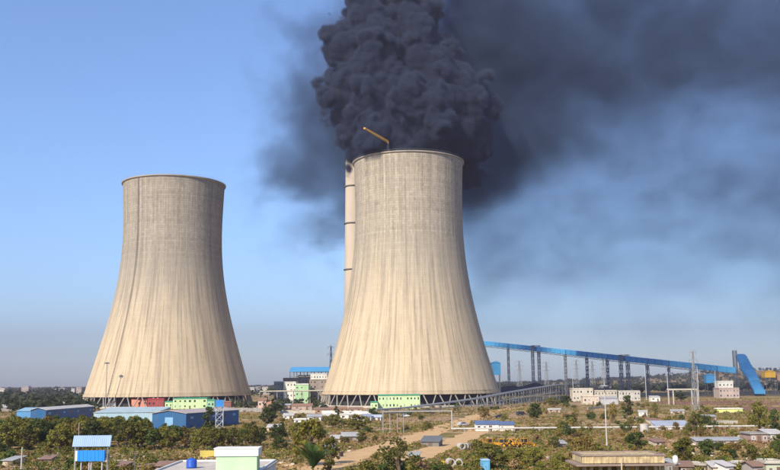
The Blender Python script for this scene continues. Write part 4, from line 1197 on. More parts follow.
def car(label, px, py, yaw, col, van=False):
    q = G(px, py)
    t = thing('parked_car', label, 'car', q[:], yaw)
    m = paint(col, .35, .12, 1.0)
    if van: pr = [(-2.1, .35), (2.1, .35), (2.15, .9), (1.6, 1.15), (1.2, 1.9), (-2.05, 1.95), (-2.15, .8)]
    else: pr = [(-2.05, .35), (2.05, .35), (2.1, .75), (1.1, .92), (.5, 1.42), (-1.0, 1.45), (-1.75, .98), (-2.1, .9)]
    MB().prism([Vector((x, 0, z)) for x, z in pr], (0, -.85, 0), (0, .85, 0)).build('body', m, t)
    for s in (-1, 1):
        pw_ = [(.95, .95), (.42, 1.36), (-.95, 1.38), (-1.5, .98)] if not van else [(1.45, 1.2), (1.1, 1.8), (-1.8, 1.8), (-1.9, 1.2)]
        MB().prism([Vector((x, 0, z)) for x, z in pw_], (0, s * .85 - .012, 0), (0, s * .85 + .012, 0)).build('window', M_glass, t)
        MB().box((2.08, s * .6, .68), (.08, .35, .16)).build('headlight', M_white, t)
        for x in (-1.25, 1.3): wheel(t, x, s * .78, .33, .22, M_lightsteel)
    return t
car('dark car parked by the dirt road above the long white hut', 500, 418, .3, (.03, .03, .035))
car('dark van parked beside the low bush left of the round green tree', 521, 415.5, .5, (.04, .04, .05), True)
car('white car parked on the bare earth below the legs of the smoking tower', 405, 417, .1, (.7, .7, .7))
car('white van parked behind the pipe rack right of the smoking tower', 516, 401.5, .2, (.75, .75, .75), True)
car('silver car parked on the gravel beside the pipeline portal', 463, 426, .5, (.45, .46, .48))

# ------------------------------------------------------------------ far town
M_far = [paint(c, .9, .25, .05) for c in ((.46, .43, .40), (.38, .34, .31), (.50, .48, .46), (.34, .32, .32))]
fr_ = random.Random(21)
FAR = [(2, 391.0, 6, 5, 1500), (25, 388.4, 7, 4, 1800), (58, 390.5, 5, 3, 1600), (63, 390, 4, 3.6, 1650), (73, 391, 3.5, 4.5, 1500),
       (79, 390.2, 5, 5.5, 1450), (252, 391.0, 5, 7, 1400), (258, 390, 5, 6, 1500), (265, 390.5, 6, 6.5, 1350), (270, 391.5, 4, 4, 1300), (645, 388, 9, 4, 1500), (655, 387.5, 8, 4, 1550), (772, 385, 8, 3, 1700)]
for i, (x, yb, w, h, Y) in enumerate(FAR):
    side_ = 'left of the left tower' if x < 100 else ('in the gap between the towers' if x < 300 else 'on the right horizon')
    nm = ['first', 'second', 'third', 'fourth', 'fifth', 'sixth', 'seventh', 'eighth', 'ninth']
    idx = i if i < 6 else (i - 6 if i < 10 else i - 10)
    building('far_building', f'far hazy block {side_}, {nm[idx]} from the left there', 'building', x - w / 2, x + w / 2, yb, yb - h * .5, 14, M_far[i % 4], None, 'flat', 3, 3, fr_.uniform(-.2, .2), None, False, Y=Y, group='far town blocks')

# ------------------------------------------------------------------ vegetation
def leaf_mat(name, a, b2, var=.35):
    m, nt, b = mat_new(name)
    pos = nd(nt, 'ShaderNodeNewGeometry').outputs['Position']
    oi = nd(nt, 'ShaderNodeObjectInfo')
    n1 = nd(nt, 'ShaderNodeTexNoise', {'Vector': pos, 'Scale': .8, 'Detail': 3.0})
    n2 = nd(nt, 'ShaderNodeTexNoise', {'Vector': pos, 'Scale': 6.0, 'Detail': 2.0})
    f = math_n(nt, 'ADD', math_n(nt, 'MULTIPLY', n1.outputs[0], .6), math_n(nt, 'MULTIPLY', oi.outputs['Random'], .5))
    c = mixc(nt, ramp(nt, f, [(.3, 0.0), (.8, 1.0)]), a, b2)
    hv = nd(nt, 'ShaderNodeHueSaturation', {'Color': c, 'Value': math_n(nt, 'ADD', 1 - var / 2, math_n(nt, 'MULTIPLY', n2.outputs[0], var)), 'Hue': math_n(nt, 'ADD', .485, math_n(nt, 'MULTIPLY', oi.outputs['Random'], .03))})
    nt.links.new(hv.outputs[0], b.inputs['Base Color'])
    b.inputs['Roughness'].default_value = .7
    b.inputs['Specular IOR Level'].default_value = .15
    tr = nd(nt, 'ShaderNodeBsdfTranslucent', {'Color': hv.outputs[0]})
    mx = nd(nt, 'ShaderNodeMixShader', {0: .25, 1: b.outputs[0], 2: tr.outputs[0]})
    nt.links.new(mx.outputs[0], nt.nodes['Material Output'].inputs['Surface'])
    return m
M_bark = paint((.12, .085, .055), .95, .3, 2.0)
L_dark = leaf_mat('dark_green_leaves', (.040, .062, .014), (.095, .125, .026))
L_olive = leaf_mat('olive_leaves', (.095, .10, .020), (.23, .20, .04))
L_yel = leaf_mat('yellow_green_leaves', (.10, .11, .018), (.20, .16, .025))
L_ochre = leaf_mat('dry_ochre_leaves', (.15, .11, .030), (.27, .18, .045))
L_dry = leaf_mat('dry_grass', (.30, .22, .095), (.46, .34, .165))
L_red = leaf_mat('reddish_dry_leaves', (.24, .15, .075), (.34, .21, .10))
L_palm = leaf_mat('palm_fronds', (.035, .075, .015), (.09, .15, .03))

def crown_mesh(name, mat, clumps, per, size, seed, lean=0.0):
    """leaf sprays gathered in clumps: clumps = list of (centre, radius)"""
    rs = np.random.RandomState(seed)
    V, F = [], []
    n = 0
    for (cx_, cy_, cz_), r in clumps:
        k = int(per * (r ** 1.5))
        d_ = rs.normal(size=(k, 3)); d_ /= np.linalg.norm(d_, axis=1)[:, None]
        rad = r * rs.uniform(.35, 1.08, k) ** .6
        c = d_ * rad[:, None] * np.array([1, 1, .8]) + np.array([cx_, cy_, cz_])
        nrm = d_ + rs.normal(size=(k, 3)) * .42 + np.array([0, 0, .2]); nrm /= np.linalg.norm(nrm, axis=1)[:, None]
        t = np.cross(nrm, rs.normal(size=(k, 3))); t /= np.linalg.norm(t, axis=1)[:, None]
        u = np.cross(nrm, t)
        s = size * rs.uniform(.55, 1.35, k)[:, None]
        el = rs.uniform(.45, .8, k)[:, None]
        q = np.stack([c - t * s, c + u * s * el - t * s * .1, c + t * s, c - u * s * el + t * s * .1], 1)
        V.append(q.reshape(-1, 3)); F.append(np.arange(k * 4).reshape(k, 4) + n); n += k * 4
    V = np.concatenate(V); F = np.concatenate(F)
    me = bpy.data.meshes.new(name)
    me.vertices.add(len(V)); me.vertices.foreach_set('co', V.ravel())
    me.loops.add(len(F) * 4); me.loops.foreach_set('vertex_index', F.ravel())
    me.polygons.add(len(F)); me.polygons.foreach_set('loop_start', np.arange(len(F)) * 4)
    me.materials.append(mat); me.update(calc_edges=True)
    return me

def make_tree_meshes(h, spread, trunk_h, n_clump, mat, seed, size=.3, per=60, flat=1.0, r_c=(.22, .4)):
    """returns (trunk mesh, crown mesh) for a tree of height h"""
    r_ = random.Random(seed)
    clumps = []
    cz0 = trunk_h; ch_ = h - trunk_h
    for k in range(n_clump):
        a = r_.uniform(0, 2 * math.pi); zz = r_.uniform(.08, .95)
        prof = math.sin(math.pi * min(1, .18 + zz * .80)) ** .7
        rr = spread * prof * math.sqrt(r_.uniform(.05, 1.0)) * .85
        clumps.append(((rr * math.cos(a), rr * math.sin(a), cz0 + zz * ch_ * .92), spread * r_.uniform(*r_c)))
    tr = MB()
    r0 = .045 * h
    pts = [Vector((0, 0, 0))]
    for k in range(1, 4): pts.append(Vector((r_.uniform(-.05, .05) * h, r_.uniform(-.05, .05) * h, (trunk_h + ch_ * .25) * k / 3)))
    for k in range(3): tr.bar(pts[k], pts[k + 1], r0 * (1 - .22 * k), 7, r0 * (1 - .22 * (k + 1)))
    for (c, rc) in clumps[:max(6, n_clump // 2)]:
        base = pts[1 + r_.randrange(3)] if trunk_h > .3 else pts[r_.randrange(3)]
        mid = base.lerp(Vector(c), .5) + Vector((0, 0, .06 * h))
        tr.bar(base, mid, r0 * .38, 5, r0 * .24); tr.bar(mid, Vector(c), r0 * .24, 4, r0 * .08)
    return tr.mesh('trunk', M_bark), crown_mesh('crown', mat, clumps, per, size, seed)

KINDS = {
    'round': [make_tree_meshes(6.0, 2.7, 1.0, 42, L_dark, 100 + i, .21, 105, r_c=(.13, .30)) for i in range(3)],
    'olive': [make_tree_meshes(6.0, 3.3, 1.0, 48, L_olive, 120 + i, .21, 90, r_c=(.11, .27)) for i in range(4)],
    'yellow': [make_tree_meshes(6.0, 2.8, .9, 42, L_yel, 140 + i, .21, 100, r_c=(.12, .29)) for i in range(3)],
    'ochre': [make_tree_meshes(5.0, 2.6, .6, 38, L_ochre, 160 + i, .20, 80, r_c=(.11, .27)) for i in range(2)],
    'tall': [make_tree_meshes(7.5, 1.5, 1.2, 20, L_dark, 180 + i, .24, 110, r_c=(.3, .5)) for i in range(2)],
    'sparse': [make_tree_meshes(6.5, 3.4, 1.6, 26, L_olive, 200 + i, .22, 34, r_c=(.14, .28)) for i in range(2)],
    'shrub': [make_tree_meshes(2.2, 1.7, .1, 12, L_olive, 220 + i, .20, 80, r_c=(.28, .48)) for i in range(3)],
    'dryshrub': [make_tree_meshes(1.8, 1.6, .1, 11, L_ochre, 240 + i, .19, 70, r_c=(.28, .48)) for i in range(3)],
    'redshrub': [make_tree_meshes(1.6, 1.6, .1, 11, L_red, 260 + i, .19, 70, r_c=(.28, .48)) for i in range(2)],
    'darkshrub': [make_tree_meshes(2.6, 1.9, .1, 12, L_dark, 280 + i, .21, 80, r_c=(.28, .48)) for i in range(2)],
}
HT = {'round': 6.0, 'olive': 6.0, 'yellow': 6.0, 'ochre': 5.0, 'tall': 7.5, 'sparse': 6.5, 'shrub': 2.2, 'dryshrub': 1.8, 'redshrub': 1.6, 'darkshrub': 2.6}
SP = {'round': 2.7, 'olive': 3.3, 'yellow': 2.8, 'ochre': 2.6, 'tall': 1.5, 'sparse': 3.4, 'shrub': 1.7, 'dryshrub': 1.6, 'redshrub': 1.6, 'darkshrub': 1.9}
vr = random.Random(5)
def plant(kind, x, y, h, label, w=None, group=None, z=0.0):
    s = h / HT[kind]
    sw = s if w is None else w / (2 * SP[kind] * 1.12)
    tm, cm = KINDS[kind][vr.randrange(len(KINDS[kind]))]
    sh = 'shrub' in kind
    t = thing('shrub' if sh else 'tree', label, 'shrub' if sh else 'tree', (x, y, z), vr.uniform(0, 6.28), group)
    t.scale = (sw, sw, s)
    obj('stem' if sh else 'trunk', tm, t)
    obj('foliage' if sh else 'crown', cm, t)
    return t
to_label = []
def plant_px(kind, px, py, wpx, hpx, label, group=None):
    q = G(px, py); k = q.y / FPX
    return plant(kind, q.x, q.y, hpx * k, label, wpx * k, group)

# the trees and bushes one can tell apart
for a in (
    ('yellow', 309, 466, 44, 48, 'big yellow green tree left of the dirt road, behind the palm'),
    ('sparse', 398, 480, 56, 46, 'sparse thin olive tree at the bottom edge between the two tracks'),
    ('olive', 490, 470, 50, 27, 'wide olive bush tree in front of the yellow machines'),
    ('round', 535.5, 421, 19, 18, 'round dark green tree right of the long white hut'),
    ('ochre', 484.5, 419, 15, 13, 'small ochre tree above the long white hut'),
    ('tall', 628, 419.5, 13, 25, 'tall dark green tree behind the pipeline, right of the banded pole'),
    ('ochre', 613, 422, 13, 20, 'olive brown tree close right of the banded pole'),
    ('round', 636.5, 454, 27, 23, 'round dark green tree below the white pipeline cylinder'),
    ('ochre', 583, 466, 36, 34, 'ochre tree at the left end of the cream building'),
    ('yellow', 686, 465, 30, 28, 'yellow green tree at the right end of the cream building'),
    ('olive', 696.5, 436, 24, 23, 'olive green tree on the white pipeline, right of the long low shed'),
    ('olive', 760, 432, 30, 31, 'tall dark olive tree before the brick house on the right'),
    ('round', 775, 430, 14, 22, 'dark green tree at the right edge behind the pale pink house'),
    ('yellow', 727, 457, 16, 12, 'small yellow green bush tree right of the yellow green tree'),
    ('olive', 752, 464, 27, 20, 'olive bush tree above the low yellowish house'),
    ('round', 779, 459, 12, 19, 'dark green tree at the right edge above the greenish house'),
    ('olive', 358, 430, 36, 16, 'wide olive green bush tree left of the bluish grey hut'),
    ('olive', 333, 428, 24, 14, 'olive bush tree below the white gabled hut'),
    ('round', 566, 405.5, 18, 10, 'low dark green bush tree at the right end of the pipe rack'),
    ('olive', 552, 406, 20, 9, 'low olive bush tree in front of the right end of the pipe rack'),
    ('round', 680.5, 401.5, 16, 9, 'low dark green bush under the concrete gantry'),
    ('olive', 655, 412, 10, 10, 'small olive tree in the scrub left of the concrete gantry'),
    ('tall', 209, 436, 15, 30, 'narrow dark tree beside the blue box tank stand'),
    ('round', 268, 427, 22, 20, 'dark round tree below the tan hut, right of the left tower'),
    ('round', 275, 414, 18, 12, 'dark round bush tree beside the terracotta house'),
    ('tall', 336.5, 418, 7, 13, 'narrow dark tree among the settlement huts'),
    ('round', 373, 419, 12, 12, 'dark bush tree before the green porch block'),
    ('olive', 297, 440, 24, 18, 'olive tree at the left behind the big yellow green tree'),
    ('round', 278, 442, 26, 18, 'dark tree left of the big yellow green tree, on the scrub'),
    ('yellow', 330, 470, 26, 34, 'yellow green tree close right of the palm'),
    ('olive', 560, 463, 14, 10, 'low olive bush tree left of the ochre tree at the cream building'),
    ('ochre', 512, 470, 22, 13, 'low rusty brown bush right of the light blue cabin'),
    ('olive', 448, 472, 12, 8, 'low olive bush before the concrete pipe ends'),
):
    plant_px(*a)

# belt of trees before the sheds on the left
def clear_of(x, y, boxes):
    return all(not (b[0] < x < b[1] and b[2] < y < b[3]) for b in boxes)
placed = []
def far_enough(x, y, dmin):
    for (a, b_) in placed:
        if (a - x) ** 2 + (b_ - y) ** 2 < dmin * dmin: return False
    placed.append((x, y)); return True
tries = 0; n = 0
while n < 135 and tries < 4000:
    tries += 1
    px, py = vr.uniform(-14, 262), vr.uniform(429, 451)
    if 140 < px < 262 and py < 440 and vr.random() < .55: continue
    if 150 < px < 245 and py < 437: continue
    q = G(px, py)
    if not far_enough(q.x, q.y, 3.1): continue
    k = vr.choices(['round', 'olive', 'yellow', 'tall', 'ochre'], (3, 6, 1.6, .4, 1.5))[0]
    top_py = 413 + 4 * vr.random() if px < 145 else 421 + 9 * vr.random()
    h = min(max(P(px, top_py, q.y).z * vr.uniform(.8, 1.0), 3.0), 7.6)
    lab = {'round': 'dark green tree in the dense belt before the blue sheds', 'olive': 'olive green tree in the dense belt before the blue sheds',
           'yellow': 'yellowish tree in the dense belt before the blue sheds', 'tall': 'narrow dark tree in the dense belt before the blue sheds', 'ochre': 'dry brownish tree in the dense belt before the blue sheds'}[k]
    to_label.append((plant(k, q.x, q.y, h, lab, None, 'tree belt before the blue sheds'), k, h, q)); n += 1

# shrubs over the scrubland
KEEP = [(G(a, 452).x, G(b_, 452).x, G(c, e).y, G(c, d_).y) for a, b_, c, d_, e in ((476, 516, 500, 427, 434),)]
roads = []
for pts in (((318, 470), (352, 456), (392, 445), (430, 433), (462, 422), (492, 412)), ((400, 464), (430, 451), (455, 442), (478, 431))):
    gp = [G(*p) for p in pts]
    for a, b_ in zip(gp[:-1], gp[1:]):
        for k in range(8): roads.append(a.lerp(b_, k / 8))
def off_road(x, y, d):
    return all((p.x - x) ** 2 + (p.y - y) ** 2 > d * d for p in roads)
n = 0; tries = 0
while n < 285 and tries < 9000:
    tries += 1
    px = vr.uniform(-10, 795); py = vr.choice((vr.uniform(404, 470), vr.uniform(404, 425), vr.uniform(425, 480)))
    if px < 262 and py < 444: continue
    if 180 < px < 292 and py > 452: continue
    if 570 < px < 690 and py > 462: continue
    if 470 < px < 530 and 424 < py < 450: continue
    if 438 < px < 472 and 440 < py < 470: continue
    q = G(px, py)
    if not off_road(q.x, q.y, 6.5) or not far_enough(q.x, q.y, 3.0): continue
    g_ = noise.noise(Vector((q.x * .012, q.y * .012, 3)))
    k = vr.choices(['shrub', 'dryshrub', 'redshrub', 'darkshrub', 'ochre', 'olive'], (3 + 4 * max(0, g_), 3 + 3 * max(0, -g_), 1.0, 1.2 + 2 * max(0, g_), .7, .5))[0]
    h = vr.uniform(.6, 1.3) * (HT[k] if 'shrub' in k else HT[k] * .5)
    side_ = 'left' if px < 300 else ('middle' if px < 540 else 'right')
    lab = {'shrub': 'olive green shrub scattered on the dry scrub', 'dryshrub': 'dry ochre shrub scattered on the dry scrub', 'redshrub': 'reddish dry shrub scattered on the dry scrub',
           'darkshrub': 'dark green shrub scattered on the dry scrub', 'ochre': 'small dry brown tree scattered on the scrub', 'olive': 'small olive tree scattered on the scrub'}[k]
    to_label.append((plant(k, q.x, q.y, h, lab, None, 'scattered shrubs, ' + side_), k, h, q)); n += 1

# say of each which one it is: nearest landmark in the picture and the side of it
MARKS = [(22, 448, 'the weathered corner pole'), (92, 448, 'the blue tank shelter'), (135, 456, 'the thin dark pole'), (170, 424, 'the big blue shed gable'), (219, 428, 'the box tank stand'), (70, 416, 'the long dark blue shed'),
         (125, 416, 'the wide pale blue shed'), (24, 412, 'the small light blue shed'), (236, 456, 'the pale green stair room'), (272, 429, 'the tan hut'), (310, 455, 'the palm'), (342, 454, 'the black drum'), (350, 438, 'the grey tin shelter'),
         (358, 422, 'the wide olive bush tree'), (314, 419, 'the settlement huts'), (430, 441, 'the dark grey roofed hut'), (398, 460, 'the sparse olive tree'), (383, 420, 'the portal post'), (452, 420, 'the portal riser'), (488, 426, 'the long white hut'), (454, 462, 'the two concrete pipe ends'),
         (464, 445, 'the white pipe section'), (507, 443, 'the yellow machines'), (485, 465, 'the light blue cabin'), (535, 413, 'the round green tree'), (500, 404, 'the pipe rack'), (560, 401, 'the rack end'), (607, 430, 'the banded pole'), (595, 400, 'the cream house'), (628, 408, 'the tall dark tree'),
         (644, 428, 'the cylinder tank'), (637, 446, 'the round dark tree'), (585, 452, 'the ochre tree'), (622, 460, 'the cream building'), (672, 426, 'the long low shed'), (682, 394, 'the concrete gantry'), (692, 410, 'the tall pylon'), (686, 452, 'the yellow green tree'), (697, 426, 'the pipeline olive tree'),
         (730, 410, 'the lime green shed'), (732, 442, 'the long pale shack'), (707, 443, 'the stone shack'), (758, 438, 'the brick house'), (760, 418, 'the tall olive tree'), (776, 437, 'the pale pink house'), (775, 465, 'the greenish corner house'), (743, 466, 'the low yellowish house'), (705, 466, 'the low cream house'), (550, 430, 'the middle of the pipeline'), (740, 429, 'the right end of the pipeline')]
ADJ = {'round': 'dark green tree', 'olive': 'olive green tree', 'yellow': 'yellowish tree', 'tall': 'narrow dark tree', 'ochre': 'dry brownish tree', 'shrub': 'olive green shrub', 'dryshrub': 'dry ochre shrub', 'redshrub': 'reddish brown shrub', 'darkshrub': 'dark green shrub'}
fam = {}
for o, k, h, q in to_label:
    x_, y_ = project((q.x, q.y, h * .5))
    best = min(MARKS, key=lambda m: (m[0] - x_) ** 2 + ((m[1] - y_) * 1.6) ** 2)
    dx, dy = x_ - best[0], (y_ - best[1]) * 1.6
    side_ = ('right of' if dx > 0 else 'left of') if abs(dx) > abs(dy) else ('below' if dy > 0 else 'above')
    fam.setdefault((ADJ[k], side_, best[2]), []).append((math.hypot(dx, dy), o))
NTH = ['nearest', 'second nearest', 'third nearest', 'fourth nearest', 'fifth nearest', 'sixth nearest', 'seventh nearest', 'eighth nearest', 'ninth nearest', 'tenth nearest', 'eleventh nearest', 'twelfth nearest']
for (a_, s_, m_), lst in fam.items():
    lst.sort(key=lambda t: t[0])
    for i, (_, o) in enumerate(lst):
        o['label'] = f'{a_} {s_} {m_}' + (f', {NTH[min(i, 11)]} of its kind there' if len(lst) > 1 else '')

# palm
q = G(313, 478)
pt = thing('palm_tree', 'green palm with upright arching fronds at the bottom edge, before the yellow green tree', 'palm', q[:])
mb = MB()
zp = P(313, 469, q.y).z
for k in range(6): mb.bar((.03 * math.sin(k), 0, zp * k / 6), (.03 * math.sin(k + 1), 0, zp * (k + 1) / 6), .2 - .01 * k, 8, .24 - .01 * k)
mb.build('trunk', M_bark, pt)
for i in range(26):
    a = i * 2.399; el = math.radians(vr.uniform(52, 88)); L_ = vr.uniform(4.2, 5.8)
    mb = MB()
    pts = []
    for k in range(9):
        t = k / 8
        e2 = el - t * t * .8
        pts.append((pts[-1] + Vector((math.cos(a) * math.cos(e2), math.sin(a) * math.cos(e2), math.sin(e2))) * L_ / 8) if pts else Vector((0, 0, zp)))
    for k in range(8): mb.bar(pts[k], pts[k + 1], .045 * (1 - k / 9), 4, .045 * (1 - (k + 1) / 9))
    sdv = Vector((-math.sin(a), math.cos(a), 0))
    for k in range(2, 17):
        t = k / 17 * 8; i0 = min(7, int(t)); p = pts[i0].lerp(pts[i0 + 1], t - i0); dd = (pts[i0 + 1] - pts[i0]).normalized()
        ll = 1.0 * math.sin(math.pi * (.12 + .8 * k / 17))
        for s in (-1, 1):
            e_ = p + (sdv * s * .8 + dd * .65 + Vector((0, 0, -.12))) * ll
            mb.add([p - dd * .13, p + dd * .13, e_], [(0, 1, 2)])
    mb.build('frond', L_palm, pt)

# far woods: a mass nobody could count
def far_woods(name, regions, mat, seed, per=16):
    rs = np.random.RandomState(seed)
    V = []
    for (x0, x1, y0, y1, n_, hh) in regions:      # px range, distance range
        px = rs.uniform(x0, x1, n_); Y = y0 + (y1 - y0) * rs.uniform(0, 1, n_) ** 1.1
        X = (px - 390) / FPX * Y
        for x, y in zip(X, Y):
            if (x - cL.x) ** 2 + (y - cL.y) ** 2 < 72 ** 2 or (x - cR.x) ** 2 + (y - cR.y) ** 2 < 72 ** 2: continue
            z0 = hill_z(x, y)
            h = hh * rs.uniform(.6, 1.35); r = h * rs.uniform(.45, .75)
            k = per
            d_ = rs.normal(size=(k, 3)); d_ /= np.linalg.norm(d_, axis=1)[:, None]
            c = np.array([x, y, z0 + h * .58]) + d_ * np.array([r, r, h * .42]) * rs.uniform(.5, 1, (k, 1))
            t = rs.normal(size=(k, 3)); t /= np.linalg.norm(t, axis=1)[:, None]
            u = np.cross(t, d_); u /= np.maximum(.05, np.linalg.norm(u, axis=1))[:, None]
            s = h * .24 * rs.uniform(.6, 1.3, (k, 1))
            V.append(np.stack([c - t * s, c + u * s * .7, c + t * s, c - u * s * .7], 1).reshape(-1, 3))
    V = np.concatenate(V); F = np.arange(len(V)).reshape(-1, 4)
    me = bpy.data.meshes.new(name)
    me.vertices.add(len(V)); me.vertices.foreach_set('co', V.ravel())
    me.loops.add(len(V)); me.loops.foreach_set('vertex_index', F.ravel())
    me.polygons.add(len(F)); me.polygons.foreach_set('loop_start', np.arange(len(F)) * 4)
    me.materials.append(mat); me.update(calc_edges=True)
    return tag(obj(name, me), kind='stuff')
L_far = leaf_mat('far_tree_leaves', (.030, .045, .020), (.060, .070, .028))
tag(far_woods('far_woods', [(-40, 100, 520, 1100, 420, 6.5), (-60, 330, 1100, 4200, 1500, 8), (235, 330, 560, 760, 70, 5), (480, 830, 1150, 2300, 1000, 8), (460, 830, 2300, 4200, 1500, 9), (-300, -40, 500, 3000, 300, 7), (830, 1100, 600, 3000, 300, 7)], L_far, 3, 16), 'hazy far off woodland along the horizon', 'woodland')

# low dry growth and stones between the shrubs
def ground_growth(name, mat, n_, seed, size, zs, cond=None, nz=None, tall=.5):
    rs = np.random.RandomState(seed)
    py = 398 + 92 * rs.uniform(0, 1, n_) ** 1.5; px = rs.uniform(-30, 810, n_)
    V = []
    for a, b_ in zip(px, py):
        q = G(a, b_)
        if not off_road(q.x, q.y, 4.6): continue
        if nz and noise.noise(Vector((q.x * nz[0], q.y * nz[0], nz[1]))) < nz[2]: continue
        k = 5
        c = np.array([q.x, q.y, 0]) + np.concatenate([rs.normal(size=(k, 2)) * size * 1.3, np.zeros((k, 1))], 1)
        ang = rs.uniform(0, 6.28, k); t = np.stack([np.cos(ang), np.sin(ang), np.zeros(k)], 1) * size * rs.uniform(.5, 1.2, (k, 1))
        up_ = np.stack([rs.normal(size=k) * .4, rs.normal(size=k) * .4, np.ones(k)], 1) * zs * rs.uniform(.5, 1.3, (k, 1))
        V.append(np.stack([c - t * .6, c + t * .6, c + t + up_, c - t + up_ * .9], 1).reshape(-1, 3))
    V = np.concatenate(V); F = np.arange(len(V)).reshape(-1, 4)
    me = bpy.data.meshes.new(name)
    me.vertices.add(len(V)); me.vertices.foreach_set('co', V.ravel())
    me.loops.add(len(V)); me.loops.foreach_set('vertex_index', F.ravel())
    me.polygons.add(len(F)); me.polygons.foreach_set('loop_start', np.arange(len(F)) * 4)
    me.materials.append(mat); me.update(calc_edges=True)
    return tag(obj(name, me), kind='stuff')
tag(ground_growth('dry_grass', L_dry, 15000, 1, .26, .36, nz=(.02, 1.0, -.25)), 'straw coloured dry grass over the scrubland', 'grass')
tag(ground_growth('ground_scrub', L_olive, 15000, 2, .32, .45, nz=(.016, 5.0, -.05)), 'low olive ground scrub in patches over the plain', 'scrub')
tag(ground_growth('brown_scrub', L_red, 9000, 3, .32, .42, nz=(.018, 9.0, -.05)), 'low reddish brown dead scrub in patches over the plain', 'scrub')
def brush(name, mat, n_, seed, nz, hmax):
    """thickets: low bushes run together so that none can be counted"""
    rs = np.random.RandomState(seed); V = []
    got = 0
    while got < n_:
        px = rs.uniform(-20, 800); py = 401 + 84 * rs.uniform(0, 1) ** 1.25
        q = G(px, py)
        if noise.noise(Vector((q.x * nz[0], q.y * nz[0] * .55, nz[1]))) < nz[2]: 
            got += .12; continue
        got += 1
        if not off_road(q.x, q.y, 6) or (462 < px < 530 and 424 < py < 450) or (436 < px < 472 and 438 < py < 468) or (175 < px < 292 and py > 452): continue
        h = hmax * rs.uniform(.35, 1.0); r = h * rs.uniform(.7, 1.3); k = 34
        d_ = rs.normal(size=(k, 3)); d_[:, 2] = np.abs(d_[:, 2]); d_ /= np.linalg.norm(d_, axis=1)[:, None]
        c = np.array([q.x, q.y, 0]) + d_ * np.array([r, r, h]) * rs.uniform(.5, 1.05, (k, 1))
        nn = d_ + rs.normal(size=(k, 3)) * .45; nn /= np.linalg.norm(nn, axis=1)[:, None]
        t = np.cross(nn, rs.normal(size=(k, 3))); t /= np.linalg.norm(t, axis=1)[:, None]
        u = np.cross(nn, t); s = .2 * rs.uniform(.6, 1.5, (k, 1))
        V.append(np.stack([c - t * s, c + u * s * .7, c + t * s, c - u * s * .7], 1).reshape(-1, 3))
    V = np.concatenate(V); F = np.arange(len(V)).reshape(-1, 4)
    me = bpy.data.meshes.new(name)
    me.vertices.add(len(V)); me.vertices.foreach_set('co', V.ravel())
    me.loops.add(len(V)); me.loops.foreach_set('vertex_index', F.ravel())
    me.polygons.add(len(F)); me.polygons.foreach_set('loop_start', np.arange(len(F)) * 4)
    me.materials.append(mat); me.update(calc_edges=True)
    return tag(obj(name, me), kind='stuff')
tag(brush('olive_brush', L_olive, 900, 11, (.014, 2.0, .08), 1.9), 'olive brush grown together in patches on the scrubland', 'brush')
tag(brush('ochre_brush', L_ochre, 1000, 12, (.014, 7.0, .05), 1.5), 'ochre dry brush grown together in patches on the scrubland', 'brush')
tag(brush('rusty_brush', L_red, 700, 13, (.016, 11.0, .08), 1.3), 'rusty brown brush grown together in patches on the scrubland', 'brush')
tag(brush('dark_brush', L_dark, 450, 14, (.014, 15.0, .14), 2.0), 'dark green brush grown together in patches on the scrubland', 'brush')
def stones(n_, seed):
    rs = np.random.RandomState(seed); mb = MB()
    for _ in range(n_):
        if rs.rand() < .5: a, b_ = rs.uniform(0, 300), rs.uniform(453, 474)
        elif rs.rand() < .5: a, b_ = rs.uniform(640, 785), rs.uniform(436, 462)
        else: a, b_ = rs.uniform(250, 780), rs.uniform(405, 465)
        q = G(a, b_)
        if not off_road(q.x, q.y, 4): continue
        s = rs.uniform(.15, .6)
        mb.box((q.x, q.y, s * .25), (s * rs.uniform(.7, 1.6), s * rs.uniform(.7, 1.6), s * .7), rs.uniform(0, 3))
    return tag(mb.build('rubble', paint((.56, .48, .40), .95, .4, .5)), 'pale rubble and stones strewn over the scrub', 'rubble', kind='stuff')
stones(700, 4)

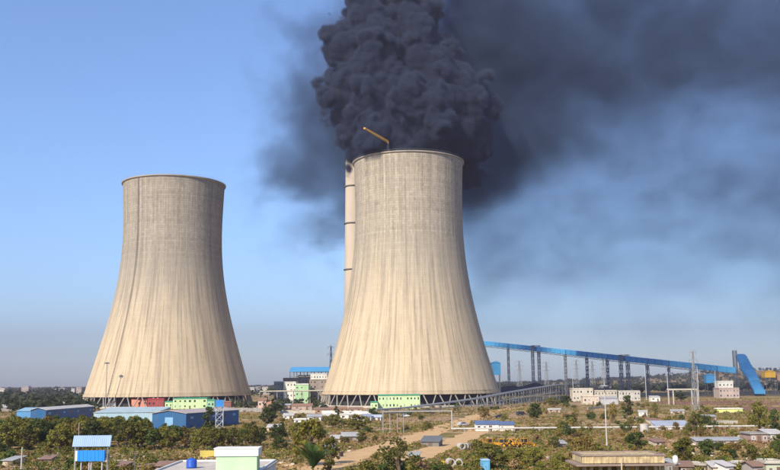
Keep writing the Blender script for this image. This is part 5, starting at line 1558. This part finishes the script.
# ------------------------------------------------------------------ smoke
class GN:
    """small helper to write a density field as geometry nodes"""
    def __init__(self, name):
        self.t = bpy.data.node_groups.new(name, 'GeometryNodeTree')
        self.t.interface.new_socket('Geometry', in_out='OUTPUT', socket_type='NodeSocketGeometry')
        self.t.interface.new_socket('Geometry', in_out='INPUT', socket_type='NodeSocketGeometry')
        self.out = self.t.nodes.new('NodeGroupOutput')
        self.pos = self.t.nodes.new('GeometryNodeInputPosition').outputs[0]
    def put(self, s, v):
        if isinstance(v, bpy.types.NodeSocket): self.t.links.new(v, s)
        else: s.default_value = v
    def m(self, op, a, b=None, c=None, clamp=False):
        n = self.t.nodes.new('ShaderNodeMath'); n.operation = op; n.use_clamp = clamp
        for i, v in enumerate((a, b, c)):
            if v is not None: self.put(n.inputs[i], v)
        return n.outputs[0]
    def v(self, op, a, b=None):
        n = self.t.nodes.new('ShaderNodeVectorMath'); n.operation = op
        self.put(n.inputs[0], a)
        if b is not None:
            if op == 'SCALE': self.put(n.inputs['Scale'], b)
            else: self.put(n.inputs[1], b)
        return n.outputs['Value'] if op in ('LENGTH', 'DISTANCE', 'DOT_PRODUCT') else n.outputs[0]
    def xyz(self, vec):
        n = self.t.nodes.new('ShaderNodeSeparateXYZ'); self.put(n.inputs[0], vec); return n.outputs
    def noise(self, vec, scale, detail=3.0, rough=.55, color=False):
        n = self.t.nodes.new('ShaderNodeTexNoise')
        self.put(n.inputs['Vector'], vec); n.inputs['Scale'].default_value = scale
        n.inputs['Detail'].default_value = detail; n.inputs['Roughness'].default_value = rough
        return n.outputs[1] if color else n.outputs[0]
    def voro(self, vec, scale, smooth=.25):
        n = self.t.nodes.new('ShaderNodeTexVoronoi'); n.feature = 'F1'
        self.put(n.inputs['Vector'], vec); n.inputs['Scale'].default_value = scale
        return n.outputs['Distance']
    def rng(self, v, a, b, c=0.0, d=1.0, smooth=True):
        n = self.t.nodes.new('ShaderNodeMapRange')
        n.interpolation_type = 'SMOOTHSTEP' if smooth else 'LINEAR'
        for i, q in enumerate((v, a, b, c, d)): self.put(n.inputs[i], q)
        return n.outputs[0]
    def finish(self, dens, lo, hi, step, mat):
        vc = self.t.nodes.new('GeometryNodeVolumeCube')
        self.put(vc.inputs['Density'], dens)
        vc.inputs['Min'].default_value = lo; vc.inputs['Max'].default_value = hi
        for i, k in enumerate('XYZ'):
            vc.inputs['Resolution ' + k].default_value = int((hi[i] - lo[i]) / step)
        sm = self.t.nodes.new('GeometryNodeSetMaterial')
        sm.inputs['Material'].default_value = mat
        self.t.links.new(vc.outputs[0], sm.inputs[0])
        self.t.links.new(sm.outputs[0], self.out.inputs[0])

def smoke_mat(name, col, aniso, dens, rate=1.0):
    m = bpy.data.materials.new(name); m.use_nodes = True
    nt = m.node_tree; nt.nodes.clear()
    pv = nt.nodes.new('ShaderNodeVolumePrincipled')
    pv.inputs['Color'].default_value = (*col, 1)
    pv.inputs['Density'].default_value = dens
    pv.inputs['Anisotropy'].default_value = aniso
    m.cycles.volume_step_rate = rate
    out = nt.nodes.new('ShaderNodeOutputMaterial')
    nt.links.new(pv.outputs[0], out.inputs['Volume'])
    return m

def smoke_object(name, gn, label):
    vd = bpy.data.volumes.new(name)
    o = bpy.data.objects.new(name, vd); COL.objects.link(o)
    md = o.modifiers.new('density', 'NODES'); md.node_group = gn.t
    return tag(o, label, 'smoke', kind='stuff')

sx0, sy0 = cR.x, cR.y
def at(px, py, dy=0.0):
    return P(px, py, sy0 + dy)

# --- dense column rising out of the tower
g = GN('smoke_column_field')
big = g.noise(g.v('SCALE', g.pos, 1.0), 1 / 60, 2.0, .5, color=True)
warp = g.v('SCALE', g.v('SUBTRACT', big, (.5, .5, .5)), 20.0)
fw = g.v('SCALE', g.v('SUBTRACT', g.noise(g.pos, 1 / 15, 4.0, .6, color=True), (.5, .5, .5)), 12.0)
pw = g.v('ADD', g.pos, warp)
pf = g.v('ADD', g.pos, fw)
# (photo px, photo py, depth offset, radius px)
PUFFS = [(407, 174, 0, 44), (404, 152, 0, 54), (376, 148, 2, 28), (390, 124, -6, 52), (432, 120, 0, 54), (377, 94, -4, 56), (438, 98, 0, 50), (370, 66, 0, 52), (414, 70, 4, 52),
         (373, 30, 0, 44), (404, 34, 8, 46), (376, -2, 4, 38), (400, -14, 10, 40), (392, -54, 16, 48), (425, -84, 30, 56),
         (462, 132, 6, 30), (470, 104, 10, 26), (458, 156, 10, 26), (474, 150, 24, 24), (398, 150, -12, 32)]
sd = None
for px, py, dy, rp in PUFFS:
    c = at(px, py, dy)
    d = g.m('SUBTRACT', g.v('DISTANCE', pw, tuple(c)), rp * sy0 / FPX * .93)
    sd = d if sd is None else g.m('SMOOTH_MIN', sd, d, 8.0)
v1 = g.voro(pf, 1 / 30)
v2 = g.voro(g.v('ADD', pf, (31, 7, 3)), 1 / 14)
v3 = g.voro(g.v('ADD', pf, (3, 51, 13)), 1 / 6.5)
nz = g.noise(g.pos, 1 / 3.6, 2.0, .6)
bil = g.m('ADD', g.m('MULTIPLY', g.m('SUBTRACT', v1, .46), 22.0), g.m('ADD', g.m('MULTIPLY', g.m('SUBTRACT', v2, .46), 15.0), g.m('MULTIPLY', g.m('SUBTRACT', v3, .46), 7.0)))
bil = g.m('ADD', bil, g.m('MULTIPLY', g.m('SUBTRACT', nz, .5), 4.0))
sd2 = g.m('ADD', sd, bil)
xyz = g.xyz(g.pos)
# inside the tower the smoke keeps within the shell
hr = g.v('LENGTH', g.v('MULTIPLY', g.v('SUBTRACT', g.pos, (sx0, sy0, 0)), (1, 1, 0)))
inside = g.rng(xyz[2], rimR + 1.0, rimR + 7.0)                       # 0 below the rim
near_wall = g.rng(hr, RR(rimR) - 4.0, RR(rimR) - 1.0, 1.0, 0.0)
keep = g.m('MAXIMUM', inside, near_wall)
front = g.m('SUBTRACT', sy0, xyz[1])
spill = g.rng(front, -15.0, -2.0, 1.0, 0.0)                          # lee side may sink behind the rim
outer = g.rng(hr, RR(rimR) + 2.5, RR(rimR) + 6.0)
keep = g.m('MAXIMUM', keep, g.m('MULTIPLY', spill, outer))
dn = g.m('MULTIPLY', g.rng(sd2, 1.8, -3.6, 0.0, 1.0), 1.0)
dn = g.m('ADD', dn, g.m('MULTIPLY', g.rng(sd, 16.0, -4.0), g.rng(nz, .38, .7, 0.0, .020)))
dn = g.m('MULTIPLY', dn, keep)
lo = at(318, 232, -75); hi = at(530, -95, 0)
ztop = at(400, -120, 0).z
fade = g.rng(xyz[2], ztop - 60, ztop - 5, 1.0, 0.0)
dn = g.m('MULTIPLY', dn, fade)
g.finish(dn, (at(300, 100).x, sy0 - 68, rimR - 26), (at(540, 100).x, sy0 + 110, ztop), 1.35, smoke_mat('dense_smoke', (.100, .128, .215), .0, 1.15))
smoke_object('smoke_column', g, 'dense black smoke billowing up out of the right cooling tower')

# --- thin smoke carried off to the right, and the veil left of the column
g = GN('smoke_drift_field')
xyz = g.xyz(g.pos)
X = g.m('SUBTRACT', xyz[0], sx0)
st = g.v('MULTIPLY', g.pos, (.55, 1.0, 1.0))
wz = g.v('SCALE', g.v('SUBTRACT', g.noise(st, 1 / 95, 5.0, .56, color=True), (.5, .5, .5)), 85.0)
pw = g.v('ADD', g.pos, wz)
q = g.xyz(pw)
Xw = g.m('SUBTRACT', q[0], sx0)
# the plume slants away from the viewer as the wind takes it right
SL = .38
def plume(px, py):
    k = (px - CX) / FPX
    Xp = k * (sy0 + 40 - SL * sx0) / (1 - SL * k)
    return P(px, py, Xp / k if k else sy0 + 40)
def piece(points, xs):
    """heights along the plume, straight between the points (px, py)"""
    pts = [plume(*p) for p in points]
    out = None
    for p0, p1 in zip(pts[:-1], pts[1:]):
        seg = g.rng(xs, p0.x, p1.x, 0.0, p1.z - p0.z, smooth=False)
        out = seg if out is None else g.m('ADD', out, seg)
    return g.m('ADD', out, pts[0].z)
low = piece(((462, 222), (490, 200), (530, 176), (580, 152), (640, 130), (700, 112), (800, 108), (900, 112)), q[0])
e = g.m('SUBTRACT', q[2], low)
band = g.rng(e, -14, 40)
topz = at(480, -120).z
band = g.m('MULTIPLY', band, g.rng(q[2], topz - 60, topz, 1.0, 0.0))
band = g.m('MULTIPLY', band, g.rng(Xw, 5, 50))
fb = g.noise(pw, 1 / 62, 6.0, .6)
fb2 = g.noise(g.v('ADD', pw, (77, 0, 0)), 1 / 22, 5.0, .62)
tex = g.m('MULTIPLY', g.rng(fb, .30, .66, .12, 1.45), g.rng(fb2, .25, .75, .40, 1.55))
tail = g.m('MULTIPLY', g.rng(X, 30, 150, 2.0, 1.0), g.rng(X, 150, 430, 1.0, .62))
d1 = g.m('MULTIPLY', g.m('MULTIPLY', band, tex), g.m('MULTIPLY', tail, .030))
# torn lower skirts, thinner
lowest = piece(((462, 372), (600, 368), (800, 362), (900, 360)), q[0])
sk = g.m('MULTIPLY', g.rng(g.m('SUBTRACT', q[2], lowest), 0, 130), g.rng(Xw, 5, 60))
skn = g.noise(g.v('ADD', g.v('MULTIPLY', pw, (1.0, 1.0, 1.5)), (0, 33, 9)), 1 / 44, 8.0, .68)
skt = g.m('MULTIPLY', sk, g.rng(skn, .44, .70))
d2 = g.m('ADD', g.m('MULTIPLY', skt, .0155), g.m('MULTIPLY', sk, .0115))
# veil left of the column
vc = at(336, 138, 150)
vx = g.m('DIVIDE', g.m('SUBTRACT', q[0], vc.x), 72.0)
vz = g.m('DIVIDE', g.m('SUBTRACT', q[2], vc.z), 112.0)
vr_ = g.m('SQRT', g.m('ADD', g.m('MULTIPLY', vx, vx), g.m('MULTIPLY', vz, vz)))
vn = g.noise(g.v('ADD', pw, (5, 5, 99)), 1 / 40, 7.0, .62)
vr_ = g.m('ADD', vr_, g.m('MULTIPLY', g.m('SUBTRACT', .5, vn), 3.2))
veil = g.rng(vr_, .1, 1.05, 1.0, 0.0)
d3 = g.m('MULTIPLY', veil, .040)
tot = g.m('ADD', d1, d2)
yc = g.m('ADD', sy0 + 58, g.m('MULTIPLY', g.m('MAXIMUM', X, 0.0), SL))
yw = g.rng(g.m('ABSOLUTE', g.m('SUBTRACT', q[1], yc)), 16, 56, 1.0, 0.0)
tot = g.m('MULTIPLY', tot, yw)
yv = g.rng(g.m('ABSOLUTE', g.m('SUBTRACT', q[1], sy0 + 150)), 16, 56, 1.0, 0.0)
tot = g.m('ADD', tot, g.m('MULTIPLY', d3, yv))
tot = g.m('MULTIPLY', tot, g.rng(X, 440, 560, 1.0, 0.0))
hr = g.v('LENGTH', g.v('MULTIPLY', g.v('SUBTRACT', g.pos, (sx0, sy0, 0)), (1, 1, 0)))
shellr = g.m('SQRT', g.m('MAXIMUM', 1.0, g.m('ADD', 1500.0, g.m('MULTIPLY', .2, g.m('POWER', g.m('SUBTRACT', rimR - 30, xyz[2]), 2.0)))))
clear_ = g.rng(g.m('SUBTRACT', hr, shellr), 4, 10)          # not inside the tower shell
tot = g.m('MULTIPLY', tot, g.m('MAXIMUM', clear_, g.rng(xyz[2], rimR + 3, rimR + 10)))
xl = at(205, 100, 150).x
tot = g.m('MULTIPLY', tot, g.rng(xyz[0], xl, xl + 25))
g.finish(tot, (xl, sy0 - 50, at(480, 372).z), (sx0 + 560, sy0 + 340, topz + 40), 3.6, smoke_mat('drifting_smoke', (.125, .21, .38), .1, 1.0, 2.0))
smoke_object('smoke_drift', g, 'grey blue veil of smoke drifting right across the sky')

# ------------------------------------------------------------------ hazy air
hz = MB().box((0, 2400, 219), (11000, 11000, 440)).mesh('haze', None)
hm = smoke_mat('hazy_air', (.52, .47, .60), .15, .00015)
hz.materials.append(hm)
ho = obj('haze', hz)
tag(ho, 'pale bluish haze in the air over the plain', 'haze', kind='stuff')
